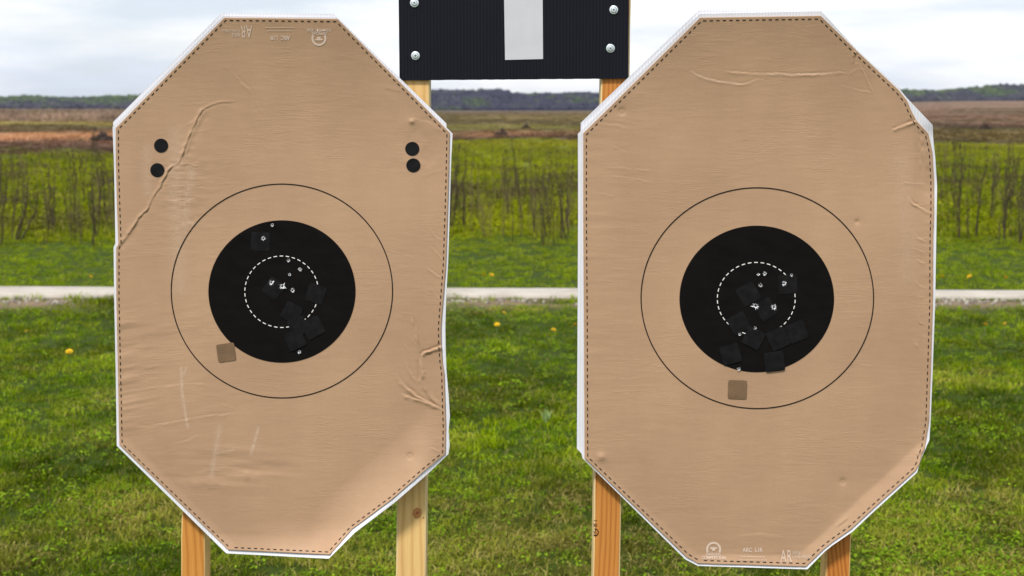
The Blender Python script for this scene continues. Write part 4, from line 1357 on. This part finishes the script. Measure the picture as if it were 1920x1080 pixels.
V, F = lathe([(0.0061, 0.0), (0.0061, 0.0005), (0.0057, 0.0010), (0.0048, 0.0011), (0.0040, 0.0011), (0.0038, 0.0013), (0.0033, 0.0016), (0.0022, 0.0017), (0.0012, 0.0017)])
me_screw = mesh_np('screw', V, F, [M_ZINC])
cross = []
cf = []
for a in (0.6, 0.6 + math.pi / 2):
    c, s_ = math.cos(a), math.sin(a)
    k = len(cross)
    for (x, z) in ((-0.0019, -0.00042), (0.0019, -0.00042), (0.0019, 0.00042), (-0.0019, 0.00042)):
        cross.append((x * c - z * s_, -0.00182 - 0.00002 * (a > 1), x * s_ + z * c))
    cf.append((k, k + 1, k + 2, k + 3))  # flat dark cross, the recess and its shade put into colour
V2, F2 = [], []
for i in range(16):                                     # flat dark ring paints the groove's shade round the driver boss
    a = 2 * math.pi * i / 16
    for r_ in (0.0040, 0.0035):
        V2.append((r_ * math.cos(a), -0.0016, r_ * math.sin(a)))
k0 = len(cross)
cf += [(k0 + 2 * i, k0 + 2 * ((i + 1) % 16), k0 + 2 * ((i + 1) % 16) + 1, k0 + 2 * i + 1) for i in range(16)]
me_cross = mesh_np('drive_recess_shade', cross + V2, cf, [M_RECESS_SHADE], None, False)
for i, (x, y) in enumerate(((777, 5.5), (779, 104.5), (1150.8, 18.5), (1144.6, 90.8))):
    p = at(x, y, YS - 0.0004) - np.array(sign_o)
    o = link('screw', me_screw, sign, tuple(p))
    o.rotation_euler = (random.uniform(-.06, .06), random.uniform(0, 6.28), 0)
    link('drive_recess_shade', me_cross, o)

# ink stamp on the right sign post
def stamp():
    X, Y, F = [], [], []
    def quad(x0, y0, x1, y1):
        k = len(X)
        X.extend([x0, x1, x1, x0]); Y.extend([y0, y0, y1, y1]); F.append((k, k + 3, k + 2, k + 1))
    quad(1113.5, 975.6, 1119.8, 976.7)
    def arc(cx, cy, rx, ry, w, a0, a1, n=14):
        k = len(X)
        for i in range(n + 1):
            a = math.radians(a0 + (a1 - a0) * i / n)
            for q in (-w / 2, w / 2):
                X.append(cx + (rx + q) * math.cos(a)); Y.append(cy + (ry + q) * math.sin(a))
        for i in range(n):
            F.append((k + 2 * i, k + 2 * i + 1, k + 2 * i + 3, k + 2 * i + 2))
    quad(1113.2, 981.5, 1114.6, 987.8)
    arc(1117.4, 984.6, 1.7, 2.8, 1.2, 0, 360)
    arc(1115.3, 998.2, 6.4, 6.6, 2.0, -95, 95)
    arc(1114.6, 995.0, 2.2, 2.0, 1.0, -90, 150)
    quad(1113.0, 998.6, 1118.5, 999.8)
    quad(1113.0, 1002.3, 1117.5, 1004.6)
    P = at(X, Y, Y0 + 0.014 - 0.0004)
    child_at(pC, 'ink_stamp', P, F, [plain('stamp_ink', (0.045, 0.018, 0.010), 0.7)], None, False)


stamp()

# ================================================================== PLANTS THAT ONE CAN COUNT
def stalk_mesh(seed, h0):
    r = random.Random(seed)
    V, F = [], []
    def tube(p0, p1, r0, r1):
        p0, p1 = np.array(p0), np.array(p1); d = p1 - p0; d = d / max(np.linalg.norm(d), 1e-6)
        a = np.cross(d, (0.3, 0.9, 0.2)); a /= np.linalg.norm(a); b = np.cross(d, a)
        k = len(V)
        for (p, q) in ((p0, r0), (p1, r1)):
            for i in range(4):
                t = math.pi / 2 * i
                V.append(tuple(p + q * (a * math.cos(t) + b * math.sin(t))))
        for i in range(4):
            j = (i + 1) % 4
            F.append((k + i, k + j, k + 4 + j, k + 4 + i))
    for stem in range(r.randint(1, 3)):
      p = np.array([0, 0, -0.05]) if stem == 0 else np.array([r.uniform(-.012, .012), r.uniform(-.012, .012), -0.05]); n = 6
      h = h0 * r.uniform(0.65, 1.05)
      lean = (r.uniform(-.05, .05), r.uniform(-.05, .05))
      for i in range(n):
          q = p + np.array([lean[0] * h / n + r.uniform(-.02, .02), lean[1] * h / n + r.uniform(-.02, .02), h / n])
          r0 = 0.0062 * (1 - 0.7 * i / n); r1 = 0.0062 * (1 - 0.7 * (i + 1) / n)
          tube(p, q, r0, r1)
          if i >= 2:
              for _ in range(r.randint(1, 3)):
                  a = r.uniform(0, 6.283); l = h * r.uniform(0.10, 0.24) * (1.1 - i / n)
                  e = q + np.array([math.cos(a) * l * 0.28, math.sin(a) * l * 0.28, l])
                  tube(q, e, r1 * 0.7, 0.0016)
                  if r.random() < 0.7:
                      tube(e, e + np.array([0.004, 0, 0.03 * h]), 0.008, 0.004)
          p = q
    return mesh_np('dry_weed_stalk', V, F, [M_STALK])


stalks = [stalk_mesh(800 + i, 1.0) for i in range(9)]
rs = random.Random(91)
WIN = [((-12, 214), (340, 462), 48, 'dry brown weed stalk standing in the meadow left of the left target'),
       ((845, 1086), (340, 462), 62, 'dry brown weed stalk standing in the meadow between the two targets'),
       ((1752, 1932), (330, 458), 58, 'dry brown weed stalk standing in the meadow right of the right target')]
for (x0, x1), (y0, y1), n, lab in WIN:
    for i in range(n):
        if i % 3 == 0:
            cpx, cpy = rs.uniform(x0, x1), y0 + (y1 - y0) * rs.random() ** 0.7
        px = min(max(cpx + rs.gauss(0, 17), x0), x1)
        py = min(cpy + rs.gauss(0, 14), y1)
        g = onground(px, py)
        o = link('dry_weed_stalk', stalks[rs.randrange(9)], None, (g[0], g[1], float(ground_z(np.array(g[0]), np.array(g[1])))))
        hgt = (0.3 + 0.85 * rs.random() ** 1.4) * (1.0 if g[1] < 22 else 1.1)
        o.scale = (hgt * 1.25, hgt * 1.25, hgt)
        o.rotation_euler = (rs.gauss(0, 0.04), rs.gauss(0, 0.05), rs.uniform(0, 6.28))
        tag(o, lab, 'weed stalk', lab.replace('stalk', 'stalks'))
# one thick leaning stalk at the far left
g = onground(36, 452)
o = link('dry_weed_stalk', stalks[2], None, (g[0], g[1], 0)); o.scale = (2.0, 2.0, 0.85); o.rotation_euler = (0, 0.30, 0.5)
tag(o, 'thick dark weed stalk leaning to the right, left of the left target', 'weed stalk')

# the many thin stalks between and behind them
def build_thin_stalks():
    srcs = []
    for i in range(4):
        me = stalk_mesh(850 + i, 1.0).copy(); me.materials.clear(); me.materials.append(M_DRY)
        a = me.attributes.new('bvar', 'FLOAT', 'POINT'); a.data.foreach_set('value', np.full(len(me.vertices), 0.4, np.float32))
        srcs.append(me)
    x, y, r = lawn_points(3000, 0, 0, 16.3, 46, 19)
    n = len(x)
    cl = fnoise(x * 0.35, y * 0.2, 171)
    k = smooth(0.44, 0.62, cl) > r.random(n); x, y = x[k], y[k]; n = len(x)
    s = r.uniform(0.3, 0.8, n)
    scl = np.stack([s * 0.75, s * 0.75, s], -1)
    rot = np.stack([r.normal(0, .08, n), r.normal(0, .08, n), r.uniform(0, 6.28, n)], -1)
    col = mixc((0.09, 0.068, 0.04), (0.22, 0.17, 0.09), r.random(n))
    scatter('thin_dry_stalks', np.stack([x, y, ground_z(x, y)], -1), rot, scl, col, r.integers(0, 4, n), srcs, 'haze of thin dry stalks over the meadow', 'stalks')


build_thin_stalks()


def brush_pile(px, py, wpx, hpx, label, seed):
    g = onground(px, py); d = g[1]
    w = wpx * d / FPX; h = hpx * d / FPX
    r = random.Random(seed)
    V, F = [], []
    for i in range(90):
        a = r.uniform(0, 6.283); q = r.random() ** 0.6
        cx, cy = math.cos(a) * q * w / 2, math.sin(a) * q * w / 2
        cz = r.uniform(0, h * (1 - q * 0.85))
        t = r.uniform(0, 6.283); l = w * r.uniform(0.1, 0.25); up = r.uniform(-0.1, 0.5)
        dx, dy, dz = math.cos(t) * l, math.sin(t) * l, up * l
        th = w * 0.042
        k = len(V)
        for s_ in (0, 1):
            for (ox, oz) in ((-th, -th), (th, -th), (0, th)):
                V.append((cx + dx * (s_ - .5) + ox * math.sin(t), cy + dy * (s_ - .5) - ox * math.cos(t), max(-0.02, cz + dz * s_ + oz)))
        F += [(k, k + 1, k + 4, k + 3), (k + 1, k + 2, k + 5, k + 4), (k + 2, k, k + 3, k + 5)]
    o = link('brush_pile', mesh_np('brush_pile', V, F, [M_BRUSH], None, False), None, (g[0], g[1], float(ground_z(np.array(g[0]), np.array(g[1])))))
    tag(o, label, 'brush pile', 'dark brush piles in the far field')


brush_pile(940, 254, 24, 17, 'dark brush heap in the far field between the targets, the larger and nearer one', 1)
brush_pile(986, 241, 16, 11, 'small dark brush heap in the far field between the targets', 2)
brush_pile(193, 264, 44, 17, 'dark brush heap in the brown field beside the left target edge', 3)
brush_pile(1846, 243, 22, 14, 'brown brush heap in the far field right of the right target', 4)


def dandelion_meshes():
    V, F, MI = [], [], []
    r = random.Random(5)
    for ring, (n, rad, up) in enumerate(((16, 0.019, 0.000), (14, 0.015, 0.004), (10, 0.010, 0.007), (6, 0.005, 0.008))):
        for i in range(n):
            a = 2 * math.pi * i / n + ring * 0.2; k = len(V); w = 0.0032
            c, s_ = math.cos(a), math.sin(a)
            V += [(-s_ * w * .4, c * w * .4, up), (s_ * w * .4, -c * w * .4, up), (c * rad * .7 + s_ * w, s_ * rad * .7 - c * w, up + 0.004), (c * rad, s_ * rad, up + 0.003), (c * rad * .7 - s_ * w, s_ * rad * .7 + c * w, up + 0.004)]
            F.append((k, k + 1, k + 2, k + 3, k + 4))
    flower = mesh_np('flower_head', V, F, [M_PETAL], None, False)
    V, F = [], []
    for z in (-1.0, 0.0):
        for i in range(6):
            a = math.pi / 3 * i
            V.append((0.0022 * math.cos(a), 0.0022 * math.sin(a), z))
    F = [(i, (i + 1) % 6, 6 + (i + 1) % 6, 6 + i) for i in range(6)]
    return flower, mesh_np('stem', V, F, [M_STEM])


fl_me, st_me = dandelion_meshes()
DAND = [(130, 660, 1.25, 'dandelion in the near lawn left of the left target'), (50, 621, 0.6, 'small pale dandelion near the left picture edge'),
        (932, 609, 1.1, 'nearer of the two close dandelions right of the left target, near lawn'), (945, 587, 0.9, 'dandelion close to the concrete path between the targets'),
        (1038, 619, 1.0, 'dandelion in the near lawn, middle right between the targets'), (1079, 609, 0.9, 'dandelion right beside the white edge of the right target'),
        (1847, 609, 1.1, 'larger dandelion in the near lawn right of the right target'), (1884, 607, 0.7, 'smaller dandelion in the near lawn right of the right target'),
        (1766, 519, 1.2, 'dandelion beyond the path touching the right target edge'), (1818, 519, 1.3, 'dandelion beyond the path, middle of those at right'), (1885, 521, 1.3, 'dandelion beyond the path, rightmost'),
        (907, 516, 1.1, 'left one of two dandelions beyond the path between the targets'), (922, 516, 1.2, 'right one of two dandelions beyond the path between the targets'), (170, 519, 0.9, 'dandelion beyond the path left of the left target')]
for (x, y, s_, lab) in DAND:
    zt = 0.072
    g = onground(x, y, zt)
    z0 = float(ground_z(np.array(g[0]), np.array(g[1])))
    e = empty('dandelion', (g[0], g[1], z0)); tag(e, lab, 'dandelion', 'dandelions in the lawn')
    a = link('flower_head', fl_me, e, (0, 0, zt - z0)); a.scale = (s_, s_, s_); a.rotation_euler = (0.5 * rs.uniform(0.5, 1.2), rs.uniform(-.3, .3), rs.uniform(0, 6))
    b = link('stem', st_me, e, (0, 0, zt - z0)); b.scale = (1, 1, zt - z0 + 0.01)

# pale upright sprig in the lawn between the targets
g = onground(1026, 790)
sp = blades('sprig', 13, 0.07, 0.007, 0.018, 0.5, M_STEM, 44)
sp.materials.clear(); sp.materials.append(plain('pale_leaf', (0.25, 0.36, 0.14), 0.6))
tag(link('weed_sprig', sp, None, (g[0], g[1], float(ground_z(np.array(g[0]), np.array(g[1]))))), 'pale green upright sprig in the lawn between the targets', 'weed')

# gravel along the near side of the path
def build_gravel():
    r = np.random.default_rng(23)
    n = 1500
    x = r.uniform(-7, 7, n); y = 11.06 - 0.006 * x + r.normal(0, 0.10, n)
    k = (y < 11.19 - 0.006 * x) & (smooth(0.35, 0.55, fnoise(x * 1.1, y * 1.5, 33)) + 0.35 * (x > 2) > r.random(n)); x, y = x[k], y[k]; n = len(x)
    srcs = []
    for s in range(3):
        bm = bmesh.new(); bmesh.ops.create_icosphere(bm, subdivisions=1, radius=0.016)
        rr = random.Random(s)
        for v in bm.verts: v.co *= rr.uniform(0.7, 1.2)
        me = bpy.data.meshes.new('stone'); bm.to_mesh(me); bm.free(); me.materials.append(M_GRAVEL)
        a = me.attributes.new('bvar', 'FLOAT', 'POINT'); a.data.foreach_set('value', np.full(len(me.vertices), 0.4, np.float32))
        srcs.append(me)
    s = r.uniform(0.5, 1.5, n)
    col = mixc((0.20, 0.17, 0.14), (0.48, 0.44, 0.38), r.random(n))
    scatter('gravel', np.stack([x, y, ground_z(x, y) + 0.004], -1), r.uniform(0, 6, (n, 3)), np.stack([s, s, s * .7], -1), col, r.integers(0, 3, n), srcs, 'loose pale gravel along the near edge of the path', 'gravel')


M_GRAVEL = M_DRY
build_gravel()
for o in (pB, pC):
    del o['_o']

# ================================================================== AIR
def build_haze():
    x, y0, y1, z0, z1 = 2750.0, -450.0, 3750.0, -6.0, 75.0
    V = [(a, b, c) for c in (z0, z1) for b in (y0, y1) for a in (-x, x)]
    F = [(0, 2, 3, 1), (4, 5, 7, 6), (0, 1, 5, 4), (2, 6, 7, 3), (0, 4, 6, 2), (1, 3, 7, 5)]
    m = bpy.data.materials.new('pale_air'); m.use_nodes = True
    nt = m.node_tree; nt.nodes.clear()
    out = N(nt, 'ShaderNodeOutputMaterial'); pv = N(nt, 'ShaderNodeVolumePrincipled')
    pv.inputs['Color'].default_value = (0.62, 0.72, 1.0, 1)
    pv.inputs['Density'].default_value = HAZE
    nt.links.new(pv.outputs[0], out.inputs['Volume'])
    tag(link('haze', mesh_np('haze', V, F, [m], None, False)), 'faint pale blue haze over the far field', 'haze', kind='stuff')


HAZE = 0.00005
build_haze()
